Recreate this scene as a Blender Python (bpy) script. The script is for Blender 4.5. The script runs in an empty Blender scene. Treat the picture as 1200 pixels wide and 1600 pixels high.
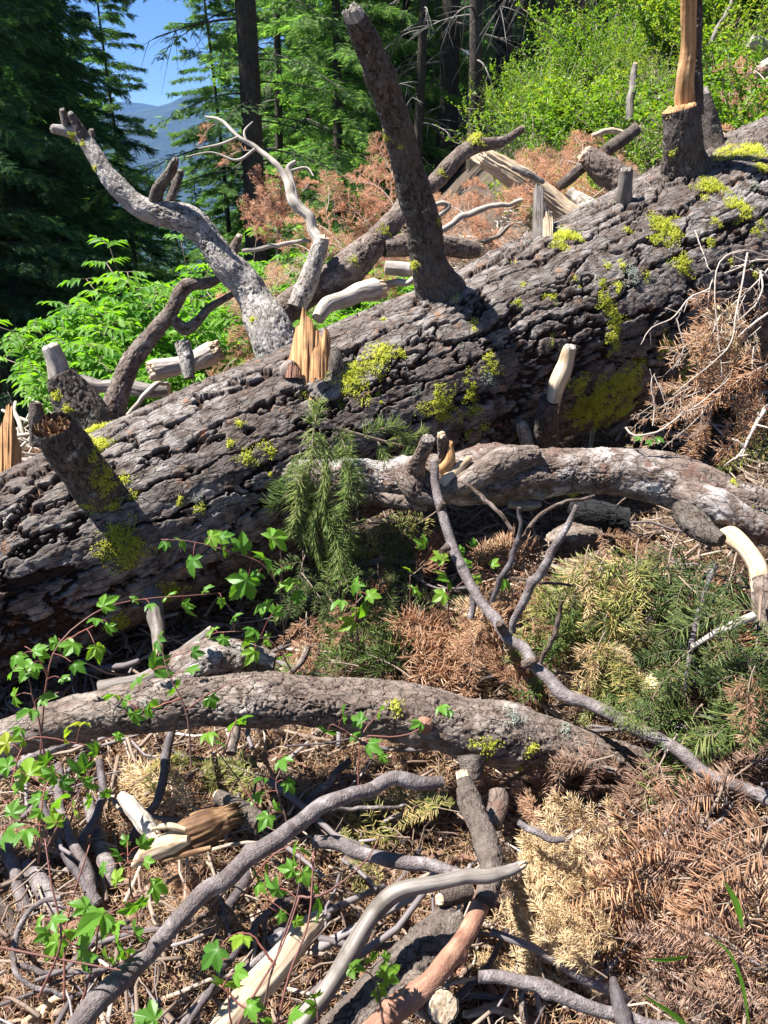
import bpy, math
import numpy as np
from math import radians as R

# ------------------------------------------------------------------ camera
scene = bpy.context.scene
col = scene.collection
CAMZ = 1.6
PITCH = R(25)
F = 1232.0                                   # focal length in photograph pixels (1200 x 1600)
cam_d = bpy.data.cameras.new("camera")
cam = bpy.data.objects.new("camera", cam_d)
col.objects.link(cam)
cam.location = (0, 0, CAMZ)
cam.rotation_euler = (math.pi/2 - PITCH, 0, 0)
cam_d.sensor_fit = 'VERTICAL'
cam_d.angle = 2*math.atan(800/F)
cam_d.clip_end = 20000
cam_d.clip_start = 0.02
scene.camera = cam

# ------------------------------------------------------------------ light
SUN_EL, SUN_AZ = R(60), R(-84)               # azimuth measured from +Y towards +X
sv = np.array([math.sin(SUN_AZ)*math.cos(SUN_EL), math.cos(SUN_AZ)*math.cos(SUN_EL), math.sin(SUN_EL)])
sd = bpy.data.lights.new("sun", 'SUN')
sd.energy = 5.0
sd.angle = R(0.53)
sd.color = (1.0, 0.965, 0.91)
sun = bpy.data.objects.new("sun", sd)
col.objects.link(sun)
sun.rotation_euler = (math.pi/2 - SUN_EL, 0, -SUN_AZ + math.pi)
world = bpy.data.worlds.new("World")
scene.world = world
world.use_nodes = True
wn = world.node_tree
for n_ in list(wn.nodes): wn.nodes.remove(n_)
sky = wn.nodes.new('ShaderNodeTexSky')
sky.sky_type = 'NISHITA'
sky.sun_disc = False
sky.sun_elevation = SUN_EL
sky.sun_rotation = SUN_AZ
sky.altitude = 3000
sky.ozone_density = 6
sky.dust_density = 0
sky.air_density = .8
bg = wn.nodes.new('ShaderNodeBackground')
bg.inputs['Strength'].default_value = 0.05
wo = wn.nodes.new('ShaderNodeOutputWorld')
wn.links.new(sky.outputs[0], bg.inputs[0])
wn.links.new(bg.outputs[0], wo.inputs[0])
scene.view_settings.view_transform = 'Standard'
scene.view_settings.look = 'None'
scene.view_settings.exposure = 1.7
scene.view_settings.gamma = 1
scene.cycles.max_bounces = 6
scene.cycles.diffuse_bounces = 3
scene.cycles.transmission_bounces = 4
scene.cycles.transparent_max_bounces = 4

# ------------------------------------------------------------------ placing
CF = np.array([0, math.cos(PITCH), -math.sin(PITCH)])
CU = np.array([0, math.sin(PITCH), math.cos(PITCH)])
CR = np.array([1.0, 0, 0])
C0 = np.array([0, 0, CAMZ])

def P(px, py, d):
    """world point seen at photograph pixel (px, py) at distance d along the view axis"""
    return C0 + d*(CF + (px-600)/F*CR - (py-800)/F*CU)

def sstep(a, b, x):
    t = np.clip((x-a)/(b-a), 0, 1)
    return t*t*(3-2*t)

# ------------------------------------------------------------------ noise
def _hash(ix, iy, iz, seed):
    h = (ix.astype(np.int64)*374761393 + iy.astype(np.int64)*668265263 + iz.astype(np.int64)*2147483647 + seed*1274126177) & 0xffffffff
    h = ((h ^ (h >> 13))*1274126177) & 0xffffffff
    h = ((h ^ (h >> 15))*2246822519) & 0xffffffff
    return ((h ^ (h >> 16)) & 0xffffff)/float(0xffffff)

def vnoise(p, seed=0):
    i = np.floor(p).astype(np.int64)
    f = p - i
    u = f*f*(3-2*f)
    r = 0
    for dx in (0, 1):
        wx = u[..., 0] if dx else 1-u[..., 0]
        for dy in (0, 1):
            wy = u[..., 1] if dy else 1-u[..., 1]
            for dz in (0, 1):
                wz = u[..., 2] if dz else 1-u[..., 2]
                r = r + wx*wy*wz*_hash(i[..., 0]+dx, i[..., 1]+dy, i[..., 2]+dz, seed)
    return r*2-1

def fbm(p, o=4, seed=0, gain=.5):
    a, s, r = 1, 0, 0
    for k in range(o):
        r = r + a*vnoise(p*2.03**k, seed+k*17)
        s += a
        a *= gain
    return r/s

def worley(p, seed=0):
    i = np.floor(p).astype(np.int64)
    F1 = np.full(p.shape[:-1], 9.0); F2 = F1.copy(); cid = np.zeros_like(F1)
    for dx in (-1, 0, 1):
        for dy in (-1, 0, 1):
            for dz in (-1, 0, 1):
                cx, cy, cz = i[..., 0]+dx, i[..., 1]+dy, i[..., 2]+dz
                qx = cx+_hash(cx, cy, cz, seed); qy = cy+_hash(cx, cy, cz, seed+1); qz = cz+_hash(cx, cy, cz, seed+2)
                d = np.sqrt((qx-p[..., 0])**2+(qy-p[..., 1])**2+(qz-p[..., 2])**2)
                near = d < F1
                F2 = np.where(near, F1, np.minimum(F2, d))
                cid = np.where(near, _hash(cx, cy, cz, seed+3), cid)
                F1 = np.where(near, d, F1)
    return F1, F2, cid

# ------------------------------------------------------------------ the lie of the land
def ground_z(x, y):
    x = np.asarray(x, float); y = np.asarray(y, float)
    near = 0.22*np.maximum(0, x-.2)**1.2 - 0.10*np.maximum(0, -x-1.0)
    t = sstep(3.6, 9.0, y)
    hill = np.where(x > -1, .62*(x+1)*sstep(-2.5, 2.5, x), 0.0)*np.minimum(1, (y-2)/8).clip(0, 1)
    fall = np.where(x < 1, .34*(x-1), 0.0)*sstep(4, 9, y)
    drop = -.055*np.maximum(0, y-5)*sstep(6, -2, x)
    z = near*(1-t) + t*hill + fall + drop
    q = np.stack([x, y, 0*x], -1)
    z = z + .05*fbm(q*1.7, 3, 5) + .3*fbm(q*.25, 2, 9)*sstep(4, 10, y)
    far = np.maximum(0, y-40)
    z = z - far*.25*sstep(40, 200, y)
    return z

def G(px, py, lift=0.0):
    """depth at which the ray through a pixel meets the ground raised by lift"""
    d = .4
    for _ in range(400):
        p = P(px, py, d)
        if p[2] <= float(ground_z(p[0], p[1]))+lift: break
        d += .02 + d*.004
    return d

def onground(px, py, lift=0.0):
    return P(px, py, G(px, py, lift))

# ------------------------------------------------------------------ meshes
class MB:
    def __init__(s):
        s.v = []; s.f = []; s.n = 0; s.a = []; s.bk = []
    def add(s, v, faces, rnd=0.0, bk=None):
        v = np.asarray(v, float).reshape(-1, 3)
        s.v.append(v)
        for f in (faces if isinstance(faces, list) else [faces]):
            f = np.asarray(f)
            if len(f): s.f.append(f+s.n)
        s.a.append(np.broadcast_to(np.asarray(rnd, float), (len(v),)))
        s.bk.append(v if bk is None else bk)
        s.n += len(v)
    def mesh(s, name, origin=(0, 0, 0), smooth=False):
        me = bpy.data.meshes.new(name)
        v = np.concatenate(s.v) - np.asarray(origin, float)
        me.vertices.add(len(v)); me.vertices.foreach_set('co', v.ravel())
        lt = np.concatenate([np.full(len(f), f.shape[1]) for f in s.f])
        li = np.concatenate([f.ravel() for f in s.f])
        me.loops.add(len(li)); me.loops.foreach_set('vertex_index', li.astype(np.int32))
        me.polygons.add(len(lt))
        ls = np.concatenate([[0], np.cumsum(lt)[:-1]])
        me.polygons.foreach_set('loop_start', ls.astype(np.int32))
        if smooth: me.polygons.foreach_set('use_smooth', np.ones(len(lt), bool))
        at = me.attributes.new('rnd', 'FLOAT', 'POINT'); at.data.foreach_set('value', np.concatenate(s.a).astype(np.float32))
        ab = me.attributes.new('bark', 'FLOAT_VECTOR', 'POINT'); ab.data.foreach_set('vector', np.concatenate(s.bk).astype(np.float32).ravel())
        me.update(calc_edges=True)
        me.validate()
        return me

def tag(o, label=None, cat=None, group=None, kind=None):
    if label: o['label'] = label
    if cat: o['category'] = cat
    if group: o['group'] = group
    if kind: o['kind'] = kind
    return o

def put(name, me, mat, parent=None, loc=(0, 0, 0)):
    o = bpy.data.objects.new(name, me)
    col.objects.link(o)
    if mat is not None and not len(me.materials): me.materials.append(mat)
    o.location = loc
    if parent is not None: o.parent = parent
    return o

def empty(name, loc, label, cat, group=None):
    o = bpy.data.objects.new(name, None)
    o.empty_display_size = .05
    col.objects.link(o); o.location = [float(c) for c in loc]
    return tag(o, label, cat, group)

def copy_tree(o, parent=None):
    c = o.copy(); col.objects.link(c); c.parent = parent
    for ch in list(o.children): copy_tree(ch, c)
    return c

# ------------------------------------------------------------------ swept limbs
def spline(pts, n):
    """Catmull-Rom through rows of pts (any columns), n rows, even in arc length of the first three"""
    pts = np.asarray(pts, float)
    if len(pts) == 2: pts = np.array([pts[0], pts.mean(0), pts[1]])
    e = np.vstack([2*pts[0]-pts[1], pts, 2*pts[-1]-pts[-2]])
    out = []
    for k in range(1, len(e)-2):
        t = np.linspace(0, 1, 24, endpoint=(k == len(e)-3))[:, None]
        a, b, c, d = e[k-1], e[k], e[k+1], e[k+2]
        out.append(.5*((2*b)+(c-a)*t+(2*a-5*b+4*c-d)*t*t+(3*b-a-3*c+d)*t**3))
    q = np.vstack(out)
    s = np.concatenate([[0], np.cumsum(np.linalg.norm(np.diff(q[:, :3], axis=0), axis=1))])
    u = np.linspace(0, s[-1], n)
    return np.stack([np.interp(u, s, q[:, k]) for k in range(q.shape[1])], 1), u

def frames(c):
    t = np.gradient(c, axis=0); t /= np.linalg.norm(t, axis=1)[:, None]+1e-12
    a = np.array([0, 0, 1.0]) if abs(t[0][2]) < .9 else np.array([1.0, 0, 0])
    n = np.cross(t[0], a); n /= np.linalg.norm(n)
    N = [n]
    for k in range(1, len(t)):
        n = N[-1]-t[k]*np.dot(N[-1], t[k]); n /= np.linalg.norm(n)+1e-12
        N.append(n)
    N = np.array(N); B = np.cross(t, N)
    return t, N, B

def sm(x, a, b): return sstep(a, b, x)

def terrace(x, k=.5):
    """steps with sharp risers: loose scales lying over one another"""
    f = np.floor(x); t = x-f
    return f + sstep(0, k, t)*.9 + t*.1

def d_fir(s, cx, cy, r, seed):
    """old fir bark: long interlocking ridges, ragged flaking scales, deep dark furrows"""
    p1 = np.stack([s, cx, cy], -1)
    p = np.stack([s*.13, cx, cy], -1)
    w = np.stack([fbm(np.stack([s*.55, cx, cy], -1)*9, 5, seed+k*31, .62) for k in range(3)], -1)
    f1, f2, cid = worley(p*9 + w*.8, seed)
    e = f2-f1
    wid = .04+.08*(.5+.5*fbm(p1*5, 2, seed+2))
    plate = sm(e, .45*wid, wid*1.25)
    f3, f4, cid2 = worley(np.stack([s*.55, cx, cy], -1)*27 + w*2.0, seed+15)
    chk = sm(f4-f3, .01, .06)
    lay = terrace(2.6*fbm(np.stack([s*.4, cx, cy], -1)*10 + w*.5, 4, seed+3, .6)+cid2*1.1, .07)
    lay2 = terrace(3*fbm(np.stack([s*.7, cx, cy], -1)*42 + w, 3, seed+4), .15)
    n = fbm(p1*90, 3, seed+9, .7)
    big = fbm(p1*3.6, 3, seed+11)
    h = .026*plate*(.8+.35*cid) + plate*(.0024*lay + .0016*lay2) - .0026*(1-chk)*plate*sm(big, -.2, .2) + .0014*n + .009*big
    return h-.028, np.clip(plate*(.35+.65*chk), 0, 1)

def d_flaky(s, cx, cy, r, seed):
    p1 = np.stack([s, cx, cy], -1)
    p = np.stack([s*.5, cx, cy], -1)
    w = np.stack([fbm(p1*20, 4, seed+k*31, .6) for k in range(3)], -1)
    f1, f2, cid = worley(p*26 + w*1.3, seed)
    e = sm(f2-f1, .015, .10)
    on = sm(fbm(p1*7, 2, seed+40), -.35, .1)
    lay = terrace(2.6*fbm(p*30 + w*.6, 3, seed+3, .6)+cid*.8, .25)
    n = fbm(p1*130, 2, seed)
    h = .0022*lay - .0042*(1-e)*on + .0012*n + .16*r*fbm(p1*8, 3, seed+4)
    return h*np.clip(r/.04, .4, 1.25), 1-(1-e)*on*.8

def d_smooth(s, cx, cy, r, seed):
    p = np.stack([s, cx, cy], -1)
    n = .10*r*fbm(p*14, 3, seed)
    f1, f2, cid = worley(p*17, seed+3)
    knot = sm(f1, .30, .04)*(cid > .5)*np.minimum(r*.42, .011)
    ring = .012*r*fbm(np.stack([s*260, cx*20, cy*20], -1), 2, seed+2)
    return n+knot+ring+.018*r*fbm(p*130, 2, seed+6), .5+.5*fbm(p*30, 3, seed+1)

def d_wood(s, cx, cy, r, seed):
    p = np.stack([s*3, cx*70, cy*70], -1)
    g = fbm(p, 3, seed)
    g2 = np.abs(fbm(np.stack([s*6, cx*160, cy*160], -1), 2, seed+4))
    p2 = np.stack([s, cx, cy], -1)
    return .10*r*g - .05*r*g2 + .14*r*fbm(p2*12, 3, seed+2), .5+.5*g

def d_none(s, cx, cy, r, seed):
    return 0*s, 0*s+.5
def d_slab(s, cx, cy, r, seed):
    th = np.arctan2(cy, cx)
    se = 1/np.maximum(np.abs(np.cos(th+seed))**1, 2.6*np.abs(np.sin(th+seed)))
    se = np.minimum(se, 1.0)
    g = fbm(np.stack([s*4, cx*55, cy*55], -1), 4, seed)
    e = fbm(np.stack([s*30, cx*12, cy*12], -1), 3, seed+3)
    return r*(se-1) + r*se*(.22*g+.28*e), .5+.5*g
def d_shard(s, cx, cy, r, seed):
    g = fbm(np.stack([s*4, cx*150, cy*150], -1), 4, seed)
    k = np.abs(fbm(np.stack([s*7, cx*60, cy*60], -1), 3, seed+4))
    return r*(.22*g-.26*k+.08), .5+.5*g
DISP = dict(slab=d_slab, shard=d_shard, fir=d_fir, flaky=d_flaky, smooth=d_smooth, wood=d_wood, none=d_none)

class Limb:
    """a limb swept along a path of (point, radius); one grid mesh plus its end faces"""
    def __init__(s, pts, radii, kind='flaky', seed=1, res=.006, seg=None, wob=1.0):
        q, u = spline(np.column_stack([pts, radii]), 8)
        L = u[-1]
        n = int(np.clip(L/res, 8, 1500))
        q, u = spline(np.column_stack([pts, radii]), n)
        c = q[:, :3].copy(); rr_ = np.maximum(q[:, 3], .0008)
        if kind in ('smooth', 'wood', 'flaky') and wob:
            uu = (u+seed*5.3)[:, None]; rm = max(.004, float(np.mean(rr_)))
            for k in range(3):
                c[:, k] += rm*wob*(.35 if kind == 'flaky' else 1)*(.50*vnoise(np.hstack([uu/(rm*9), 0*uu+k*7, 0*uu]), seed+k) + .40*vnoise(np.hstack([uu/(rm*3.6), 0*uu+k*7, 0*uu]), seed+k+9))
            rr_ = rr_*(1+.10*vnoise(np.hstack([uu/(rm*4), 0*uu, 0*uu]), seed+20))
        s.c, s.r, s.u = c, rr_, u
        s.t, s.N, s.B = frames(s.c)
        if seg is None: seg = int(np.clip(2*math.pi*s.r.max()/res, 8, 640))
        s.seg, s.seed, s.kind = seg, seed, kind
    def grid(s, flare=None):
        th = np.linspace(0, 2*math.pi, s.seg, endpoint=False)[None, :]
        S = np.broadcast_to(s.u[:, None], (len(s.u), s.seg))
        r = s.r[:, None]
        cx, cy = r*np.cos(th), r*np.sin(th)
        h, pl = DISP[s.kind](S + s.seed*3.7, cx + s.seed*1.3, cy, r, s.seed)
        rr = r + h
        s.rr = rr
        s.V = s.c[:, None, :] + rr[..., None]*(np.cos(th)[..., None]*s.N[:, None, :] + np.sin(th)[..., None]*s.B[:, None, :])
        bk = np.stack([S+s.seed*3.7, cx+s.seed*1.3, cy+0*S], -1)
        return s.V, bk, pl
    def mesh(s, name, origin, ends=(True, True), smooth=True):
        V, bk, pl = s.grid()
        n, m = V.shape[:2]
        idx = np.arange(n*m).reshape(n, m)
        a, b = idx[:-1], idx[1:]
        quads = np.stack([a, np.roll(a, -1, 1), np.roll(b, -1, 1), b], -1).reshape(-1, 4)
        mb = MB()
        mb.add(V.reshape(-1, 3), quads, pl.ravel(), bk.reshape(-1, 3))
        for e, k in ((0, 0), (1, n-1)):
            if ends[e]:
                ring = V[k]; cc = ring.mean(0)+(-1 if e == 0 else 1)*s.t[k]*s.r[k]*.15
                vv = np.vstack([ring, cc]); ii = np.arange(m)
                tri = np.stack([ii, np.roll(ii, -1), np.full(m, m)], -1)
                if e == 0: tri = tri[:, ::-1]
                mb.add(vv, tri, .3, np.vstack([bk[k], bk[k].mean(0)]))
        return mb.mesh(name, origin, smooth)
    def jag(s, name, origin, end=1, amp=.6, spike=0, dirn=0.0, seed=3, fine=1.0, inner=.97):
        """broken wood at an end: a disc of splinters; spike raises one side"""
        k = -1 if end else 0
        ring, t, r0 = s.V[k], s.t[k]*(1 if end else -1), s.r[k]
        m = s.seg; cc = s.c[k]
        nr = max(6, int(m/5))
        rho = np.linspace(0, 1, nr)[:, None]
        th = np.linspace(0, 2*math.pi, m, endpoint=False)[None, :]
        base = cc[None, None] + rho[..., None]*(ring[None]-cc[None, None])*inner
        x, y = rho*np.cos(th), rho*np.sin(th)
        q = np.stack([x*3.2*fine, y*3.2*fine, 0*x], -1)
        f1, f2, cid = worley(q+seed*9.1, seed)
        q2 = np.stack([x*9*fine, y*9*fine, 0*x], -1)
        g1, g2, gid = worley(q2+seed, seed+2)
        hh = cid*.8 + gid*.35 - .3*rho**4 + .2*fbm(q*2, 2, seed)
        side = np.cos(th-dirn)*rho
        hh = amp*r0*hh + spike*r0*np.maximum(0, .35+side)**1.6*(.55+.5*cid+.12*gid)*sm(1.06-np.abs(rho*np.sin(th-dirn)), 0, .55)
        V = base + hh[..., None]*t
        V[-1] = ring - .004*t*r0
        V[-1] = cc + (ring-cc)*inner - t*r0*.3
        idx = np.arange(nr*m).reshape(nr, m)
        a, b = idx[:-1], idx[1:]
        quads = np.stack([a, b, np.roll(b, -1, 1), np.roll(a, -1, 1)], -1).reshape(-1, 4)
        if not end: quads = quads[:, ::-1]
        mb = MB()
        bk = np.stack([hh, x*r0+seed, y*r0], -1)
        mb.add(V.reshape(-1, 3), quads, cid.ravel(), bk.reshape(-1, 3))
        return mb.mesh(name, origin, False)

def pxpath(rows):
    """rows (px, py, depth, radius in photograph pixels) -> points, radii"""
    pts = np.array([P(r[0], r[1], r[2]) for r in rows]); rad = np.array([r[3]/F*r[2]*.5*(1+1/math.sqrt(1+((r[0]-600)**2+(r[1]-800)**2)/F**2)) for r in rows])
    return pts, rad

# ------------------------------------------------------------------ materials
def mat(name):
    m = bpy.data.materials.new(name); m.use_nodes = True
    nt = m.node_tree
    for n in list(nt.nodes): nt.nodes.remove(n)
    out = nt.nodes.new('ShaderNodeOutputMaterial')
    return m, nt, out
def nn(nt, t, **kw):
    n = nt.nodes.new(t)
    for k, v in kw.items():
        if k.startswith('i_'): n.inputs[k[2:].replace('_', ' ')].default_value = v
        else: setattr(n, k, v)
    return n
def ramp(nt, src, stops):
    n = nt.nodes.new('ShaderNodeValToRGB')
    el = n.color_ramp.elements
    while len(el) < len(stops): el.new(.5)
    for e, (p, c) in zip(el, stops):
        e.position = p; e.color = (*c, 1) if len(c) == 3 else c
    nt.links.new(src, n.inputs[0])
    return n
def mixc(nt, f, a, b):
    n = nt.nodes.new('ShaderNodeMix'); n.data_type = 'RGBA'
    for sock, v in ((n.inputs[0], f), (n.inputs[6], a), (n.inputs[7], b)):
        if hasattr(v, 'links'): nt.links.new(v, sock)
        elif isinstance(v, (tuple, list)): sock.default_value = (*v, 1) if len(v) == 3 else v
        else: sock.default_value = v
    return n.outputs[2]
def bcoord(nt, sc=(1, 1, 1)):
    a = nn(nt, 'ShaderNodeAttribute', attribute_name='bark')
    m = nn(nt, 'ShaderNodeMapping'); m.inputs['Scale'].default_value = sc
    nt.links.new(a.outputs['Vector'], m.inputs[0])
    return m.outputs[0]
def noise(nt, vec, scale, detail=4, rough=.55, dist=0):
    n = nn(nt, 'ShaderNodeTexNoise', i_Scale=scale, i_Detail=detail, i_Roughness=rough, i_Distortion=dist)
    nt.links.new(vec, n.inputs['Vector'])
    return n.outputs[0]
def bark_mat(name, furrow, plate, light, spot=None, stretch=.4, big=6, fine=70, bump=.5, rough=.9, spotamt=.0, lightpos=(.5, .72), crack=True):
    m, nt, out = mat(name)
    v = bcoord(nt, (stretch, 1, 1)); v1 = bcoord(nt)
    rn = nn(nt, 'ShaderNodeAttribute', attribute_name='rnd').outputs['Fac']
    n1 = noise(nt, v, big, 6, .65); n2 = noise(nt, v, fine, 5, .7); n3 = noise(nt, v1, 22, 4, .6)
    c = ramp(nt, n1, [(lightpos[0], plate), (lightpos[1], light)])
    c2 = mixc(nt, ramp(nt, n3, [(.42, (0, 0, 0)), (.62, (1, 1, 1))]).outputs[0], c.outputs[0], tuple(.55*a+.45*b for a, b in zip(plate, furrow)))
    fr = ramp(nt, rn, [(.25, (0, 0, 0)), (.75, (1, 1, 1))])
    c3 = mixc(nt, fr.outputs[0], furrow, c2)
    dk = ramp(nt, n2, [(.3, (.55, .55, .55)), (.6, (1.15, 1.15, 1.15))])
    mul = nn(nt, 'ShaderNodeMix', data_type='RGBA', blend_type='MULTIPLY'); mul.inputs[0].default_value = 1
    nt.links.new(c3, mul.inputs[6]); nt.links.new(dk.outputs[0], mul.inputs[7])
    cc = mul.outputs[2]
    if spot:
        sp = noise(nt, v1, 15, 6, .75)
        cc = mixc(nt, ramp(nt, sp, [(.62-spotamt, (0, 0, 0)), (.66-spotamt, (1, 1, 1))]).outputs[0], cc, spot)
    b = nn(nt, 'ShaderNodeBsdfPrincipled', i_Roughness=rough)
    b.inputs['Specular IOR Level'].default_value = .25
    nt.links.new(cc, b.inputs['Base Color'])
    h = nn(nt, 'ShaderNodeMath', operation='ADD'); nt.links.new(n2, h.inputs[0])
    if crack:
        vo = nn(nt, 'ShaderNodeTexVoronoi', feature='DISTANCE_TO_EDGE', i_Scale=fine*.62)
        cr = ramp(nt, vo.outputs['Distance'], [(.0, (0, 0, 0)), (.055, (1, 1, 1))])
        wv = nn(nt, 'ShaderNodeVectorMath', operation='MULTIPLY_ADD'); nz = nn(nt, 'ShaderNodeTexNoise', i_Scale=fine*.6, i_Detail=4); nt.links.new(v1, nz.inputs['Vector'])
        nt.links.new(nz.outputs['Color'], wv.inputs[0]); wv.inputs[1].default_value = (.018,)*3; nt.links.new(v, wv.inputs[2]); nt.links.new(wv.outputs[0], vo.inputs['Vector'])
        nt.links.new(cr.outputs[0], h.inputs[1])
        dkc = ramp(nt, vo.outputs['Distance'], [(.0, (.35, .30, .28)), (.04, (1, 1, 1))])
        m2 = nn(nt, 'ShaderNodeMix', data_type='RGBA', blend_type='MULTIPLY'); nt.links.new(ramp(nt, n3, [(.47, (.0, .0, .0)), (.70, (.5, .5, .5))]).outputs[0], m2.inputs[0])
        nt.links.new(cc, m2.inputs[6]); nt.links.new(dkc.outputs[0], m2.inputs[7]); nt.links.new(m2.outputs[2], b.inputs['Base Color'])
    else: nt.links.new(noise(nt, v1, 260, 3), h.inputs[1])
    bp = nn(nt, 'ShaderNodeBump', i_Strength=min(1, bump*1.5), i_Distance=.007); nt.links.new(h.outputs[0], bp.inputs['Height'])
    nt.links.new(bp.outputs[0], b.inputs['Normal']); nt.links.new(b.outputs[0], out.inputs[0])
    return m
def wood_mat(name, c1, c2, c3, fine=110, rough=.75, stretch=.05):
    m, nt, out = mat(name)
    v = bcoord(nt, (stretch, 1, 1)); v1 = bcoord(nt)
    n1 = noise(nt, v, fine, 4, .7); n2 = noise(nt, v1, 14, 4, .6)
    r1 = ramp(nt, n1, [(.32, c1), (.5, c2), (.68, c3)])
    cc = mixc(nt, ramp(nt, n2, [(.5, (0, 0, 0)), (.7, (.8, .8, .8))]).outputs[0], r1.outputs[0], c1)
    b = nn(nt, 'ShaderNodeBsdfPrincipled', i_Roughness=rough); nt.links.new(cc, b.inputs['Base Color'])
    b.inputs['Specular IOR Level'].default_value = .3
    bp = nn(nt, 'ShaderNodeBump', i_Strength=.5, i_Distance=.002); nt.links.new(n1, bp.inputs['Height'])
    nt.links.new(bp.outputs[0], b.inputs['Normal']); nt.links.new(b.outputs[0], out.inputs[0])
    return m
def leaf_mat(name, stops, transl=.45, tcol=None, rough=.5, spec=.4, pscale=0):
    """thin plant matter: colour varies leaf by leaf, part of the light passes through"""
    m, nt, out = mat(name)
    rn = nn(nt, 'ShaderNodeAttribute', attribute_name='rnd').outputs['Fac']
    oi = nn(nt, 'ShaderNodeObjectInfo')
    ad = nn(nt, 'ShaderNodeMath', operation='MULTIPLY_ADD'); nt.links.new(oi.outputs['Random'], ad.inputs[0]); ad.inputs[1].default_value = .25
    nt.links.new(rn, ad.inputs[2])
    sb = nn(nt, 'ShaderNodeMath', operation='SUBTRACT'); nt.links.new(ad.outputs[0], sb.inputs[0]); sb.inputs[1].default_value = .12
    c = ramp(nt, sb.outputs[0], stops).outputs[0]
    b = nn(nt, 'ShaderNodeBsdfPrincipled', i_Roughness=rough); b.inputs['Specular IOR Level'].default_value = spec
    nt.links.new(c, b.inputs['Base Color'])
    if transl > 0:
        t = nn(nt, 'ShaderNodeBsdfTranslucent')
        mc = nn(nt, 'ShaderNodeMix', data_type='RGBA', blend_type='MULTIPLY'); mc.inputs[0].default_value = 1
        nt.links.new(c, mc.inputs[6]); mc.inputs[7].default_value = (*(tcol or (1.5, 1.5, .7)), 1)
        nt.links.new(mc.outputs[2], t.inputs[0])
        mx = nn(nt, 'ShaderNodeMixShader'); mx.inputs[0].default_value = transl
        nt.links.new(b.outputs[0], mx.inputs[1]); nt.links.new(t.outputs[0], mx.inputs[2]); nt.links.new(mx.outputs[0], out.inputs[0])
    else: nt.links.new(b.outputs[0], out.inputs[0])
    return m

M = {}
M['fir'] = bark_mat('fir_bark', (.045, .024, .016), (.128, .104, .090), (.30, .272, .252), spot=(.24, .135, .085), spotamt=.02, stretch=.3, fine=52, bump=.9, lightpos=(.40, .68))
M['firdark'] = bark_mat('branch_bark_dark', (.06, .04, .03), (.115, .095, .08), (.19, .17, .15), spot=(.30, .30, .26), spotamt=.0, stretch=.5)
M['pale'] = bark_mat('branch_bark_pale', (.12, .09, .07), (.38, .345, .31), (.60, .57, .53), spot=(.18, .135, .10), spotamt=-.02, stretch=.5, big=14)
M['tan'] = bark_mat('branch_bark_tan', (.07, .045, .034), (.19, .148, .122), (.38, .33, .29), spot=(.11, .075, .058), spotamt=.04, stretch=.5, big=12)
M['silver'] = bark_mat('log_bark_silver', (.08, .052, .04), (.19, .145, .12), (.48, .45, .43), spot=(.14, .085, .065), spotamt=.06, stretch=.5, big=9, lightpos=(.46, .60))
M['plum'] = bark_mat('young_bark_grey', (.12, .095, .09), (.235, .20, .195), (.44, .40, .385), spot=(.11, .085, .08), spotamt=.03, stretch=1.3, big=38, fine=100, bump=.45, crack=False, rough=.6, lightpos=(.42, .66))
M['slate'] = bark_mat('stem_bark_slate', (.075, .06, .062), (.12, .10, .105), (.26, .235, .24), spot=(.08, .065, .065), spotamt=0, stretch=1.2, big=36, fine=110, bump=.25, crack=False, rough=.55)
M['red'] = bark_mat('peeled_wood_red', (.24, .12, .08), (.36, .19, .125), (.48, .33, .24), stretch=.25, big=20, fine=90, bump=.25, crack=False, rough=.7)
M['greylog'] = bark_mat('dead_bark_grey', (.07, .052, .043), (.155, .125, .105), (.27, .235, .205), stretch=.7, big=18, fine=80, bump=.6, crack=False)
M['char'] = bark_mat('charred_bark', (.012, .012, .013), (.02, .02, .022), (.04, .04, .045), stretch=.4, big=16, fine=60, bump=.7)
M['wood'] = wood_mat('fresh_wood', (.20, .105, .05), (.47, .245, .10), (.62, .40, .20), fine=90)
M['woodpale'] = wood_mat('pale_wood', (.30, .20, .12), (.52, .40, .27), (.70, .60, .46), fine=90)
M['weathered'] = wood_mat('weathered_wood', (.085, .068, .055), (.18, .155, .135), (.30, .27, .24), fine=90)
M['bone'] = wood_mat('bleached_wood', (.22, .18, .14), (.40, .35, .30), (.56, .51, .46), fine=90)
M['rot'] = wood_mat('rotten_wood', (.07, .035, .018), (.17, .09, .045), (.36, .24, .12), fine=60, stretch=.3)
M['twig'] = leaf_mat('dry_twig', [(0, (.09, .06, .045)), (.5, (.22, .16, .12)), (1, (.42, .34, .27))], transl=0, rough=.8)
M['n_tan'] = leaf_mat('needles_tan', [(0, (.30, .15, .08)), (.5, (.56, .34, .19)), (1, (.76, .58, .38))], .35, (1.3, 1.0, .8), .45, .4)
M['twigpale'] = leaf_mat('bleached_twig', [(0, (.30, .24, .20)), (.5, (.44, .37, .31)), (1, (.58, .52, .46))], transl=0, rough=.8)
M['redstem'] = leaf_mat('red_stem', [(0, (.10, .065, .06)), (1, (.26, .085, .06))], transl=0, rough=.5)
M['n_straw'] = leaf_mat('needles_straw', [(0, (.36, .21, .10)), (.35, (.62, .44, .22)), (1, (.84, .70, .45))], .3, (1.2, 1.05, .8), .4, .5)
M['n_brown'] = leaf_mat('needles_brown', [(0, (.17, .09, .06)), (.5, (.38, .235, .165)), (1, (.62, .45, .33))], .3, (1.3, 1.0, .8), .45, .4)
M['n_rust'] = leaf_mat('needles_rust', [(0, (.25, .125, .07)), (.5, (.50, .30, .18)), (1, (.72, .52, .35))], .4, (1.3, 1.0, .8), .5, .3)
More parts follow.
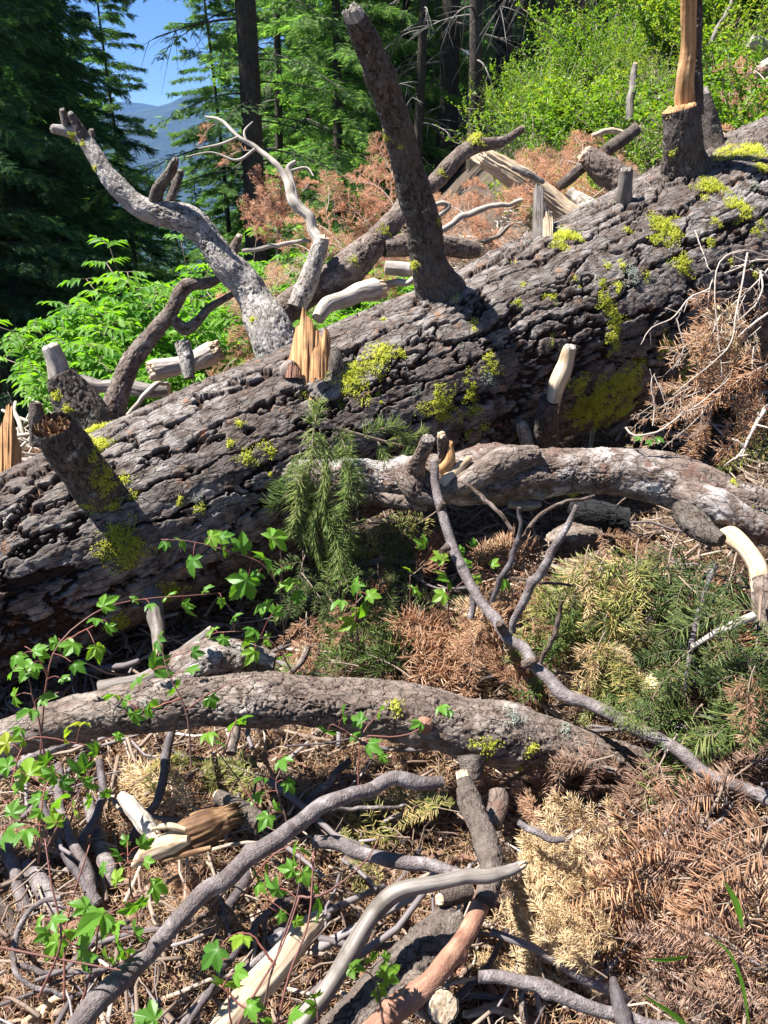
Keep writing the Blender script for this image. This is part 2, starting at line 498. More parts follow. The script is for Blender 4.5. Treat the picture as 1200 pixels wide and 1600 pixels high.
M['n_mix'] = leaf_mat('needles_fading', [(0, (.16, .20, .05)), (.4, (.34, .36, .10)), (.75, (.58, .50, .20)), (1, (.70, .52, .25))], .35, None, .45, .5)
M['n_salmon'] = leaf_mat('needles_salmon', [(0, (.34, .17, .09)), (.5, (.64, .37, .21)), (1, (.84, .60, .40))], .45, (1.3, 1.05, .8), .5, .3)
M['n_green'] = leaf_mat('needles_green', [(0, (.04, .075, .02)), (.5, (.095, .145, .04)), (1, (.24, .28, .09))], .35, None, .35, .55)
M['n_lime'] = leaf_mat('needles_light_green', [(0, (.07, .13, .025)), (.5, (.13, .21, .045)), (1, (.30, .34, .09))], .35, None, .35, .55)
M['n_sprig'] = leaf_mat('needles_sprig', [(0, (.10, .17, .04)), (.5, (.19, .28, .07)), (1, (.40, .44, .14))], .4, None, .35, .55)
M['maple'] = leaf_mat('maple_leaf', [(0, (.07, .19, .025)), (.55, (.13, .30, .035)), (.85, (.24, .38, .04)), (1, (.50, .42, .05))], .5, (1.7, 1.6, .5), .42, .4)
M['elder'] = leaf_mat('shrub_leaf', [(0, (.05, .17, .02)), (1, (.19, .37, .035))], .5, (1.7, 1.7, .5), .55, .3)
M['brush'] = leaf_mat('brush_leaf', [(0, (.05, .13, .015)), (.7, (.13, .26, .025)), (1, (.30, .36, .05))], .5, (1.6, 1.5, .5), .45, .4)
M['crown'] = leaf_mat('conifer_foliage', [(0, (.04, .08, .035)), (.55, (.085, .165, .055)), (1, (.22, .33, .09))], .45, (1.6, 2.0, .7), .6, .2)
M['grass'] = leaf_mat('grass_blade', [(0, (.07, .20, .015)), (1, (.14, .32, .03))], .5, None, .35, .5)
M['lichen'] = leaf_mat('wolf_lichen', [(0, (.38, .44, .05)), (.5, (.70, .72, .11)), (1, (.90, .90, .34))], .45, (1.3, 1.3, .6), .8, .1)
M['greylichen'] = leaf_mat('grey_lichen', [(0, (.22, .24, .20)), (1, (.50, .54, .46))], .1, None, .9, .1)
M['trunkbg'] = bark_mat('standing_tree_bark', (.04, .03, .022), (.085, .07, .055), (.15, .13, .11), stretch=.3, big=3, fine=20, bump=.8)
M['crownshade'] = leaf_mat('shaded_conifer_foliage', [(0, (.022, .050, .036)), (.6, (.048, .105, .058)), (1, (.15, .26, .08))], .45, (1.4, 1.8, .8), .6, .2)  # darker than the other crowns: the grove's shade is put into the foliage colour
M['stemlitter'] = leaf_mat('stem_litter', [(0, (.07, .055, .055)), (.5, (.17, .145, .145)), (1, (.34, .30, .29))], transl=0, rough=.7)
M['limbbark'] = leaf_mat('limb_bark', [(0, (.03, .024, .02)), (1, (.085, .07, .06))], transl=0, rough=.9)
M['dead'] = leaf_mat('dead_twigs', [(0, (.10, .085, .07)), (1, (.26, .24, .22))], transl=0, rough=.9)

def soil_mat():
    m, nt, out = mat('forest_soil')
    v = nn(nt, 'ShaderNodeNewGeometry').outputs['Position']
    n1 = noise(nt, v, 2.5, 6, .65); n2 = noise(nt, v, 45, 5, .75)
    c = ramp(nt, n1, [(.35, (.045, .031, .023)), (.5, (.08, .056, .04)), (.7, (.15, .11, .08))]).outputs[0]
    dk = ramp(nt, n2, [(.3, (.5, .5, .5)), (.65, (1.3, 1.3, 1.3))])
    mul = nn(nt, 'ShaderNodeMix', data_type='RGBA', blend_type='MULTIPLY'); mul.inputs[0].default_value = 1
    nt.links.new(c, mul.inputs[6]); nt.links.new(dk.outputs[0], mul.inputs[7])
    b = nn(nt, 'ShaderNodeBsdfPrincipled', i_Roughness=.95); nt.links.new(mul.outputs[2], b.inputs['Base Color'])
    bp = nn(nt, 'ShaderNodeBump', i_Strength=.8, i_Distance=.02); nt.links.new(n2, bp.inputs['Height'])
    nt.links.new(bp.outputs[0], b.inputs['Normal']); nt.links.new(b.outputs[0], out.inputs[0])
    return m
M['soil'] = soil_mat()
# ================================================================== setting
def build_ground():
    # fine near the camera, coarse far away; one sheet to the horizon
    ys = np.concatenate([np.arange(-6, .6, .3), np.arange(.6, 4.5, .03), np.arange(4.5, 14, .15), np.arange(14, 60, 1.0), np.geomspace(60, 900, 40)])
    xs = np.concatenate([-np.geomspace(900, 8, 60), np.arange(-7.9, -2.6, .2), np.arange(-2.6, 2.8, .03), np.arange(2.8, 8, .2), np.geomspace(8, 900, 60)])
    X, Y = np.meshgrid(xs, ys)
    Z = ground_z(X, Y)
    q = np.stack([X, Y, 0*X], -1)
    Z = Z + (.035*fbm(q*7, 4, 31)+.014*fbm(q*34, 3, 33))*((Y > .5) & (Y < 5) & (abs(X) < 2.7))
    v = np.stack([X, Y, Z], -1)
    n, m = X.shape
    idx = np.arange(n*m).reshape(n, m)
    f = np.stack([idx[:-1, :-1], idx[:-1, 1:], idx[1:, 1:], idx[1:, :-1]], -1).reshape(-1, 4)
    mb = MB(); mb.add(v.reshape(-1, 3), f)
    tag(put('ground', mb.mesh('ground', smooth=True), M['soil']), kind='structure')
build_ground()

# ================================================================== wood
WB = {}
def limb(name, rows, kind, mt, parent=None, seed=1, res=.005, loc=(0, 0, 0), jag=None, jag0=None, ends=(True, True), base=None, endname='broken_end'):
    """one swept limb as a mesh object (world-placed, or a child of parent at the same origin)"""
    pts, rad = pxpath(rows)
    if base is not None:
        pts, rad = np.vstack([base[0], pts]), np.concatenate([[base[1]], rad])
    L = Limb(pts, rad, kind, seed, res)
    e = (jag0 is None and ends[0], jag is None and ends[1])
    org = loc
    if parent is None:
        org = L.c[len(L.c)//2].copy()
    me = L.mesh(name, org, e)
    o = put(name, me, M[mt], parent, org if parent is None else (0, 0, 0))
    o['_'] = 0; del o['_']
    for j, en in ((jag, 1), (jag0, 0)):
        if j:
            j = dict(j); jm = j.pop('mat', 'woodpale')
            put(endname, L.jag(endname, org, en, seed=seed+en, **j), M[jm], o)
    return o, L

def top(o, label, cat, group=None):
    return tag(o, label, cat, group)

# ---- the fallen trunk
TR = [(-420, 1095, 2.25, 150), (-200, 1000, 2.42, 152), (0, 912, 2.6, 158), (250, 797, 2.82, 155), (500, 682, 3.08, 148), (700, 596, 3.3, 150), (850, 530, 3.48, 160), (1000, 470, 3.66, 178), (1100, 428, 3.78, 190), (1250, 372, 3.98, 205), (1500, 290, 4.3, 235), (1800, 190, 4.7, 270)]
tp, tr_ = pxpath(TR)
TREE0 = tp[4] - np.array([0, 0, tr_[4]])
tree = empty('fallen_tree', TREE0, 'huge dark fallen fir trunk with furrowed bark, snapped branches and yellow green lichen', 'fallen tree')
TL = Limb(tp, tr_, 'fir', 3, .0048)
put('trunk', TL.mesh('trunk', TREE0), M['fir'], tree)

TC, TRR = TL.c, TL.rr
def on_trunk(px, py, L=None, sink=0.0):
    """point and normal on a limb's skin seen at a pixel"""
    L = L or TL
    d = 1.0
    ray = P(px, py, 1.0)-C0
    while d < 6:
        p = C0+ray*d
        k = np.argmin(((L.c-p)**2).sum(1))
        v = p-L.c[k]; v = v-L.t[k]*np.dot(v, L.t[k]); r = np.linalg.norm(v)
        a = math.atan2(np.dot(v, L.B[k]), np.dot(v, L.N[k])) % (2*math.pi)
        if r < L.rr[k, int(a/2/math.pi*L.seg) % L.seg]:
            return p, v/r, d
        d += .006
    return None, None, None
def tdepth(px, py, L=None):
    r = on_trunk(px, py, L)
    return r[2] if r[2] else 3.2

def tlimb(name, rows, kind, mt, **kw):
    return limb(name, rows, kind, mt, parent=tree, loc=TREE0, **kw)

wood_limbs = {}
# tall snapped branch standing on the trunk
d = 3.05
b, L = tlimb('branch', [(690, 462, d+.05, 37), (676, 428, d-.02, 28), (665, 380, d-.09, 25), (654, 320, d-.19, 25), (638, 255, d-.31, 25), (620, 190, d-.42, 24), (600, 125, d-.54, 23), (580, 75, d-.63, 22), (552, 25, d-.72, 18)], 'flaky', 'firdark', seed=21, res=.0042, jag=dict(amp=1.0, spike=.7, dirn=2.5, mat='bone'))
b['label'] = 'tall dark leaning branch stub with broken pale tip'
wood_limbs['tall'] = L
# long pale S-shaped branch on the left
d = 3.05
b, L = tlimb('branch', [(455, 585, d+.05, 43.7), (420, 520, d, 31.9), (385, 455, d, 26.0), (345, 410, d-.02, 22.7), (318, 372, d-.03, 22.7), (290, 345, d-.04, 23.5), (255, 332, d-.05, 20.2), (215, 320, d-.05, 16.0), (175, 283, d-.06, 15.1), (150, 248, d-.07, 13.4), (122, 215, d-.08, 11.8), (82, 205, d-.1, 7.6)], 'flaky', 'pale', seed=22, res=.0036, jag=dict(amp=.8, mat='bone'))
b['label'] = 'long pale curving branch with forked tip'
wood_limbs['scurve'] = L
for k, rows in enumerate([[(145, 235, d-.07, 10), (128, 205, d-.1, 9), (112, 178, d-.13, 6)], [(112, 212, d-.08, 7), (104, 195, d-.1, 6), (98, 174, d-.12, 5)], [(240, 325, d-.05, 12), (246, 295, d-.1, 11), (268, 268, d-.15, 9), (276, 252, d-.18, 6)], [(262, 325, d-.0, 9), (272, 300, d, 7), (280, 270, d+.02, 7)], [(140, 225, d-.05, 6), (142, 205, d-.05, 5)]]):
    o, _ = tlimb('twig_stub', rows, 'flaky', 'firdark' if k in (2, 3) else 'greylog', seed=30+k, res=.004, jag=dict(amp=1.0, mat='weathered'))
# dark stub with split pale tip, left behind
b, L = tlimb('branch', [(140, 690, 2.85, 45), (125, 650, 2.82, 38), (108, 615, 2.8, 30), (93, 585, 2.78, 21)], 'flaky', 'firdark', seed=24, res=.004)
b2, _ = limb('exposed_wood', [(100, 612, 2.79, 18), (88, 575, 2.765, 17), (76, 540, 2.75, 14)], 'wood', 'bone', parent=b, loc=TREE0, seed=25, res=.003, jag=dict(amp=.5, mat='bone'))
b['label'] = 'short dark stub with split pale tip'
wood_limbs['leftback'] = L
# stout stub standing out of the front left with rotten brown end
b, L = tlimb('branch', [(185, 825, 2.62, 52), (168, 790, 2.52, 40), (142, 745, 2.42, 37), (115, 705, 2.33, 36), (92, 672, 2.26, 33), (84, 657, 2.235, 30)], 'flaky', 'firdark', seed=26, res=.0034, jag=dict(amp=-1.3, mat='rot', inner=.82, fine=.8), endname='rotten_hollow')
wood_limbs['frontleft'] = L
# big back branch rising right behind the trunk
b, L = tlimb('branch', [(430, 500, 3.45, 23.4), (478, 462, 3.5, 22.5), (530, 432, 3.52, 24.3), (575, 388, 3.55, 22.5), (610, 350, 3.6, 18.0), (640, 318, 3.65, 16.2), (678, 285, 3.7, 13.5), (712, 250, 3.75, 12.6), (745, 226, 3.8, 11.7)], 'flaky', 'tan', seed=28, res=.0045, jag=dict(amp=.8, mat='weathered'))
wood_limbs['backbig'] = L
for k, rows in enumerate([[(600, 385, 3.55, 17), (660, 378, 3.6, 18), (745, 392, 3.7, 14)],
                          [(500, 495, 3.35, 10), (520, 465, 3.4, 13), (555, 455, 3.45, 14), (590, 450, 3.5, 18)],
                          [(600, 412, 3.5, 11), (640, 418, 3.5, 12)],
                          [(745, 228, 3.8, 12), (780, 222, 3.85, 9), (815, 204, 3.9, 6)],
                          [(465, 480, 3.4, 17), (490, 415, 3.4, 14), (502, 375, 3.4, 11)]]):
    tlimb('branch', rows, 'flaky' if k not in (1, 2) else 'wood', ['tan', 'bone', 'bone', 'tan', 'pale'][k], seed=50+k, res=.005, jag=dict(amp=.9, mat='woodpale'))
# slender left branch
b, L = tlimb('branch', [(172, 660, 3.05, 18), (185, 615, 3.05, 16), (203, 568, 3.05, 16), (235, 525, 3.05, 14), (265, 490, 3.05, 12), (288, 450, 3.05, 11), (325, 442, 3.1, 8), (345, 432, 3.15, 5)], 'flaky', 'tan', seed=60, res=.004)
b['label'] = 'slender elbowed branch rising behind the trunk'
tlimb('twig_stub', [(262, 492, 3.05, 8), (292, 512, 3.08, 9), (330, 480, 3.1, 6), (375, 455, 3.15, 4)], 'flaky', 'tan', seed=61)
# splintered orange stub
def torn(name, tops, yb, d, thick, mt, parent, loc, seed=1):
    """torn upright wood: a grooved slab whose ragged top follows tops (px, py)"""
    tops = np.array(tops, float); nx, ny = 64, 40
    xs = np.linspace(tops[0, 0], tops[-1, 0], nx); w = (tops[-1, 0]-tops[0, 0])/2/F*d
    g = np.random.default_rng(seed)
    yt = np.interp(xs, tops[:, 0], tops[:, 1]) + 3.5*vnoise(np.stack([xs*.7, 0*xs+seed, 0*xs], -1))+1.5*g.normal(size=nx)
    U = np.linspace(-1, 1, nx)[:, None]; T = np.linspace(0, 1, ny)[None, :]
    Yp = yb+(yt[:, None]-yb)*T; Xp = np.broadcast_to(xs[:, None], Yp.shape)
    q = np.stack([Xp/F*d*190, Yp/F*d*9, 0*Xp+seed], -1)
    gr = fbm(q*[1.4, 1, 1], 3, seed)*.0045 + fbm(q*[.3, .6, 1], 2, seed+5)*.008
    bul = thick*np.sqrt(np.maximum(0, 1-U**2))*(1-.75*T**2)
    ex = P(0, 0, 1)*0
    mb = MB(); sheets = []
    for sg in (1, -1):
        D = d - sg*(bul+.002) - (gr if sg > 0 else -gr*.5)
        V = C0 + D[..., None]*(CF + ((Xp-600)/F)[..., None]*CR - ((Yp-800)/F)[..., None]*CU)
        sheets.append(V)
    n = nx*ny; idx = np.arange(n).reshape(nx, ny)
    fq = np.stack([idx[:-1, :-1], idx[1:, :-1], idx[1:, 1:], idx[:-1, 1:]], -1).reshape(-1, 4)
    rim = np.concatenate([idx[0, :], idx[1:, -1], idx[-1, -2::-1]])
    rf = np.stack([rim[:-1], rim[1:], rim[1:]+n, rim[:-1]+n], -1)
    bk = np.stack([Yp/F*d, Xp/F*d, 0*Xp], -1).reshape(-1, 3)
    mb.add(np.vstack([sheets[0].reshape(-1, 3), sheets[1].reshape(-1, 3)]), [fq[:, ::-1], fq+n, rf], .5, np.vstack([bk, bk+[0, 0, .03]]))
    return put(name, mb.mesh(name, loc, False), M[mt], parent)
sx = tdepth(480, 585)
o = torn('splintered_stub', [(443, 572), (452, 556), (458, 530), (463, 508), (468, 504), (473, 476), (478, 488), (487, 500), (492, 514), (500, 518), (503, 528), (507, 512), (515, 520), (518, 560)], 640, sx+.02, .05, 'wood', tree, TREE0, 4)
torn('splinter', [(486, 556), (490, 545), (497, 538), (503, 548), (508, 556)], 590, sx-.055, .014, 'wood', o, TREE0, 6)
torn('splinter', [(446, 574), (452, 568), (462, 570), (470, 578)], 590, sx-.04, .012, 'red', o, TREE0, 7)
limb('bark_collar', [(452, 600, sx+.01, 12), (448, 580, sx-.02, 13), (458, 566, sx-.02, 8)], 'flaky', 'tan', parent=o, loc=TREE0, seed=175, res=.003)
limb('bark_collar', [(526, 600, sx+.02, 16), (528, 565, sx-.0, 12), (526, 545, sx, 7)], 'flaky', 'firdark', parent=o, loc=TREE0, seed=176, res=.003)
# snapped stump branch on the right with tall orange splinter
sx = tdepth(1068, 262)
b, L = tlimb('branch', [(1075, 300, sx+.1, 52), (1070, 255, sx, 34), (1070, 215, sx-.07, 29), (1066, 165, sx-.13, 28)], 'flaky', 'firdark', seed=72, res=.004, jag=dict(amp=.25, mat='wood'))
b['label'] = 'snapped stub with tall orange splinter'
wood_limbs['rightstub'] = L
L2 = Limb(*pxpath([(1071, 190, sx-.11, 17), (1071, 130, sx-.17, 15.5), (1073, 60, sx-.25, 14), (1077, 0, sx-.32, 13), (1080, -60, sx-.39, 10)]), 'wood', 73, .003)
so = put('splinter', L2.mesh('splinter', TREE0, (True, False)), M['wood'], b)
put('splinter_tip', L2.jag('splinter_tip', TREE0, 1, amp=1.2, spike=2, seed=74), M['wood'], so)
limb('bark_strip', [(1088, 180, sx-.08, 14), (1088, 110, sx-.15, 10), (1090, 30, sx-.24, 9), (1092, -40, sx-.32, 7)], 'flaky', 'firdark', parent=b, loc=TREE0, seed=75, res=.004)
tlimb('twig_stub', [(1115, 240, sx+.15, 22), (1110, 190, sx+.12, 17), (1100, 150, sx+.1, 12)], 'flaky', 'firdark', seed=76, jag=dict(amp=1, mat='weathered'))
# upright split stub and weathered peg on the upper side
sx = tdepth(850, 362)
o = torn('splintered_stub', [(832, 330), (834, 292), (840, 284), (848, 290), (851, 318), (856, 325), (862, 336), (866, 350)], 398, sx+.0, .03, 'weathered', tree, TREE0, 9)
torn('splinter', [(848, 342), (854, 330), (860, 336), (865, 348)], 372, sx-.03, .015, 'woodpale', o, TREE0, 10)
sx = tdepth(980, 322)
tlimb('twig_stub', [(980, 330, sx+.03, 15), (979, 300, sx-.02, 12), (980, 266, sx-.05, 11)], 'wood', 'weathered', seed=79, res=.003, jag=dict(amp=.6, mat='weathered'))
# stub on the shaded side with peeled pale tip
b, L = tlimb('branch', [(850, 705, 3.15, 22), (855, 665, 3.0, 18), (862, 628, 2.93, 17)], 'flaky', 'firdark', seed=80, res=.0035)
limb('exposed_wood', [(860, 640, 2.94, 12), (870, 600, 2.9, 13), (880, 570, 2.87, 12), (885, 544, 2.85, 11)], 'wood', 'woodpale', parent=b, loc=TREE0, seed=81, res=.0028, jag=dict(amp=.4, mat='bone'))
b['label'] = 'bark covered stub with peeled pale tip'
tlimb('twig_stub', [(830, 700, 3.1, 14), (815, 665, 3.05, 10)], 'flaky', 'pale', seed=82, jag=dict(amp=.5))
tlimb('twig_stub', [(228, 925, 2.55, 16), (236, 962, 2.5, 14), (248, 1008, 2.45, 10)], 'wood', 'weathered', seed=83, res=.003, jag=dict(amp=2.2, mat='woodpale'))
tlimb('twig_stub', [(1230, 345, 3.4, 18), (1195, 355, 3.4, 17), (1160, 360, 3.45, 12)], 'flaky', 'pale', seed=84)
tlimb('twig_stub', [(1130, 395, 3.42, 11), (1122, 375, 3.35, 8)], 'flaky', 'firdark', seed=85)
tlimb('twig_stub', [(65, 690, 2.9, 16), (60, 655, 2.85, 14), (55, 630, 2.83, 10)], 'flaky', 'greylog', seed=86)

# ---- branches and logs lying behind the trunk
def own(name, rows, kind, mt, label, cat, group=None, **kw):
    o, L = limb(name, rows, kind, mt, **kw)
    tag(o, label, cat, group)
    return o, L
own('broken_branch', [(900, 345, 4.25, 17.0), (860, 314, 4.25, 17.8), (810, 280, 4.22, 17.8), (758, 246, 4.2, 14.4)], 'shard', 'woodpale', 'thick pale snapped branch behind the trunk, stripped of bark except one patch', 'branch', seed=90, res=.004, jag=dict(amp=.7, spike=1.4, dirn=1.0, mat='woodpale'))
own('bark_slab', [(800, 262, 4.12, 10), (822, 270, 4.12, 14), (850, 285, 4.14, 9)], 'slab', 'pale', 'ragged bark patch clinging on top of the thick pale snapped branch', 'bark piece', seed=190, res=.004)
own('fallen_branch', [(985, 300, 4.4, 26), (940, 268, 4.4, 22), (912, 240, 4.4, 14)], 'flaky', 'tan', 'short scaly tan branch lying behind the weathered peg', 'branch', seed=91, jag=dict(amp=.5))
own('fallen_branch', [(868, 292, 4.6, 9), (905, 262, 4.6, 9), (950, 232, 4.6, 11), (994, 198, 4.6, 10)], 'smooth', 'greylog', 'straight grey branch slanting up behind the trunk towards the green hillside', 'branch', seed=92, jag=dict(amp=.5))
own('wood_slab', [(925, 212, 5.0, 8), (955, 204, 5.0, 11), (990, 212, 5.0, 9)], 'slab', 'woodpale', 'tan split wood slab among the brush behind the grey slanting branch', 'wood slab', seed=93)
own('wood_slab', [(890, 300, 4.55, 9), (920, 325, 4.5, 12), (880, 332, 4.5, 8)], 'slab', 'bone', 'small bleached slab lying against the upper side of the trunk', 'wood slab', seed=94)
own('fallen_log', [(108, 600, 3.9, 11), (180, 600, 3.9, 12), (262, 605, 3.9, 11)], 'wood', 'weathered', 'tan bare log lying level behind the slender elbowed branch', 'log', seed=95, jag=dict(amp=.4), jag0=dict(amp=.4))
own('fallen_log', [(246, 578, 3.7, 20), (285, 566, 3.7, 15), (330, 550, 3.7, 18)], 'wood', 'bone', 'short bleached broken log in front of the leafy green shrub', 'log', seed=96, res=.004, jag=dict(amp=.8), jag0=dict(amp=.6))
own('broken_stub', [(284, 535, 3.5, 12), (292, 565, 3.5, 11), (297, 592, 3.5, 8)], 'flaky', 'pale', 'upright mossy stub leaning on the short bleached log', 'stub', seed=97)
o = torn('broken_stub', [(-14, 690), (-4, 668), (4, 660), (10, 634), (19, 630), (22, 655), (26, 676), (34, 700)], 750, 3.0, .04, 'wood', None, tp[2]*0, 12)
tag(o, 'orange splintered stub at the far left behind the trunk', 'stub')
for rows, lab, mt in [
    ([(690, 358, 4.0, 4.9), (730, 335, 4.0, 4.9), (815, 314, 4.0, 3.5)], 'pale twig curving right from behind the tall leaning stub', 'bone'),
    ([(676, 345, 3.9, 4.2), (700, 320, 3.9, 4.2), (640, 327, 3.9, 2.8)], 'short pale twig crossing behind the tall leaning stub', 'bone'),
    ([(200, 650, 3.3, 4), (240, 605, 3.3, 4), (262, 598, 3.4, 3)], 'thin pale twig leaning beside the slender elbowed branch', 'bone'),
    ([(545, 470, 3.6, 5.6), (590, 452, 3.6, 6.3), (650, 436, 3.5, 5.6)], 'bare pale stick lying under the big scaly branch', 'bone'),
    ([(380, 392, 3.6, 3.5), (440, 382, 3.6, 3.5), (486, 376, 3.6, 2.8)], 'level bare twig beside the curving pale branch', 'bone'),
    ([(362, 400, 3.6, 9), (372, 372, 3.6, 6)], 'stubby forked twig beside the curving pale branch', 'tan'),
    ([(1190, 210, 6.5, 5), (1120, 250, 6.3, 5), (1060, 300, 6.2, 4)], 'thin grey stick on the brown slope beyond the snapped stub', 'weathered'),
    ([(1170, 120, 6.8, 12), (1215, 92, 6.8, 11)], 'silvery snag at the edge of the brown slope', 'bone'),
    ([(1172, 65, 7.0, 10), (1210, 80, 7.0, 10)], 'grey snag above the silvery snag on the slope', 'bone'),
    ([(984, 190, 6.5, 7), (988, 140, 6.5, 6), (993, 102, 6.5, 4)], 'small brown stub poking out of the green brush', 'weathered'),
    ([(1110, 70, 7.5, 5), (1135, 20, 7.5, 4), (1150, -15, 7.6, 3)], 'thin leaning dead stick above the brown slope', 'weathered'),
    ([(700, 385, 4.1, 3.5), (770, 372, 4.2, 4.2), (800, 350, 4.2, 2.8)], 'grey stick lying close behind the trunk', 'weathered'),
]:
    own('dead_twig', rows, 'wood' if mt != 'tan' else 'flaky', mt, lab, 'twig', 'dead twigs behind the trunk', seed=int(rows[0][0]) % 97, jag=dict(amp=1.2))

# dry white snag twig with side shoots
o, L = own('dry_branch', [(498, 385, 3.4, 10), (482, 345, 3.4, 9), (462, 315, 3.4, 9), (450, 280, 3.42, 7), (432, 258, 3.42, 5), (400, 232, 3.45, 4), (372, 212, 3.45, 3), (345, 186, 3.48, 2.5), (322, 180, 3.5, 1.5)], 'wood', 'bone', 'bleached dry branch with brown needle sprays reaching up left', 'branch', seed=99, res=.004)
for rows in [[(462, 312, 3.4, 6), (455, 280, 3.42, 5), (450, 262, 3.42, 4), (462, 252, 3.42, 3)], [(385, 222, 3.45, 2.5), (382, 205, 3.46, 2), (395, 190, 3.47, 1)], [(372, 214, 3.45, 2), (345, 225, 3.45, 2), (310, 232, 3.45, 1)], [(400, 232, 3.45, 2.5), (370, 250, 3.45, 2), (330, 238, 3.45, 1.2), (290, 245, 3.45, 1)], [(445, 270, 3.42, 3), (478, 262, 3.42, 2), (490, 275, 3.4, 1)]]:
    limb('side_twig', rows, 'none', 'bone', parent=o, loc=np.array(o.location), seed=3, res=.006)

# ---- big branch crossing in front (right half)
d = 2.55
bb, LB = own('fallen_branch', [(402, 742, 2.72, 17.2), (440, 742, 2.7, 20.6), (500, 748, 2.66, 25.8), (560, 752, 2.62, 28.4), (620, 752, 2.58, 31.0), (680, 745, 2.55, 34.4), (740, 742, 2.53, 43.0), (800, 738, 2.52, 44.7), (870, 735, 2.5, 37.8), (950, 735, 2.48, 36.1), (1020, 745, 2.45, 39.6), (1080, 768, 2.42, 43.0), (1130, 790, 2.4, 39.6), (1190, 800, 2.4, 36.1), (1290, 808, 2.4, 34.4)], 'flaky', 'silver', 'thick twisted branch with silvery bark lying in front of the trunk', 'branch', seed=101, res=.0034)
OB = np.array(bb.location)
def bpart(name, rows, kind, mt, **kw): return limb(name, rows, kind, mt, parent=bb, loc=OB, **kw)
bpart('stub', [(650, 745, 2.5, 15), (656, 715, 2.42, 12), (668, 685, 2.36, 12)], 'flaky', 'tan', seed=102, res=.003, jag=dict(amp=.25, mat='weathered'))
bpart('stub', [(700, 735, 2.5, 12), (694, 705, 2.44, 10), (690, 680, 2.4, 7)], 'flaky', 'silver', seed=103, res=.003, jag=dict(amp=1, mat='woodpale'))
bpart('splinter', [(690, 740, 2.48, 12), (704, 715, 2.42, 10), (706, 692, 2.4, 4)], 'wood', 'wood', seed=104, res=.003, jag=dict(amp=1.5, mat='wood'))
bpart('splinter', [(700, 760, 2.44, 12), (720, 730, 2.42, 8), (735, 712, 2.42, 4)], 'wood', 'woodpale', seed=105, res=.003)
bpart('peeled_knot', [(778, 768, 2.50, 12), (815, 768, 2.475, 18), (850, 776, 2.47, 11)], 'slab', 'weathered', seed=106, res=.003)
bpart('peeled_knot', [(795, 786, 2.50, 8), (820, 789, 2.49, 9), (845, 787, 2.49, 6)], 'slab', 'weathered', seed=107, res=.003)
for k_, rows in enumerate([[(690, 765, 2.46, 14), (740, 745, 2.42, 20), (790, 722, 2.42, 22), (840, 712, 2.44, 14)], [(735, 775, 2.44, 12), (775, 760, 2.42, 17), (830, 748, 2.42, 16), (870, 750, 2.45, 8)], [(620, 735, 2.52, 10), (640, 752, 2.47, 18), (655, 775, 2.47, 14), (690, 785, 2.49, 8)], [(560, 775, 2.57, 8), (610, 780, 2.53, 12), (670, 790, 2.5, 9)]]):
    bpart('bark_ridge', rows, 'flaky', 'tan', seed=180+k_, res=.003)
bpart('side_branch', [(1100, 800, 2.36, 16), (1125, 818, 2.3, 17), (1148, 836, 2.24, 16), (1168, 858, 2.2, 15), (1186, 890, 2.15, 15), (1196, 925, 2.1, 16)], 'wood', 'woodpale', seed=108, res=.003)
bpart('side_branch', [(1193, 905, 2.11, 20), (1200, 940, 2.08, 24), (1205, 985, 2.06, 22)], 'flaky', 'tan', seed=109, res=.003)
bpart('bark_flap', [(1060, 790, 2.33, 16), (1085, 815, 2.28, 22), (1110, 835, 2.24, 18), (1130, 845, 2.2, 10)], 'flaky', 'firdark', seed=110, res=.003)
bpart('bark_flap', [(1060, 765, 2.36, 18), (1110, 785, 2.3, 26), (1160, 815, 2.28, 24), (1215, 835, 2.28, 24)], 'flaky', 'silver', seed=111, res=.003)
own('charred_branch', [(890, 792, 2.72, 10), (920, 802, 2.7, 22), (975, 812, 2.7, 19)], 'flaky', 'char', 'short black charred branch under the thick silvery branch', 'branch', seed=112, res=.004)
own('short_log', [(862, 850, 2.75, 20), (895, 840, 2.72, 24), (940, 832, 2.7, 22)], 'flaky', 'tan', 'pale round log end among dry needles below the silvery branch', 'log', seed=113, res=.004, jag0=dict(amp=.3))

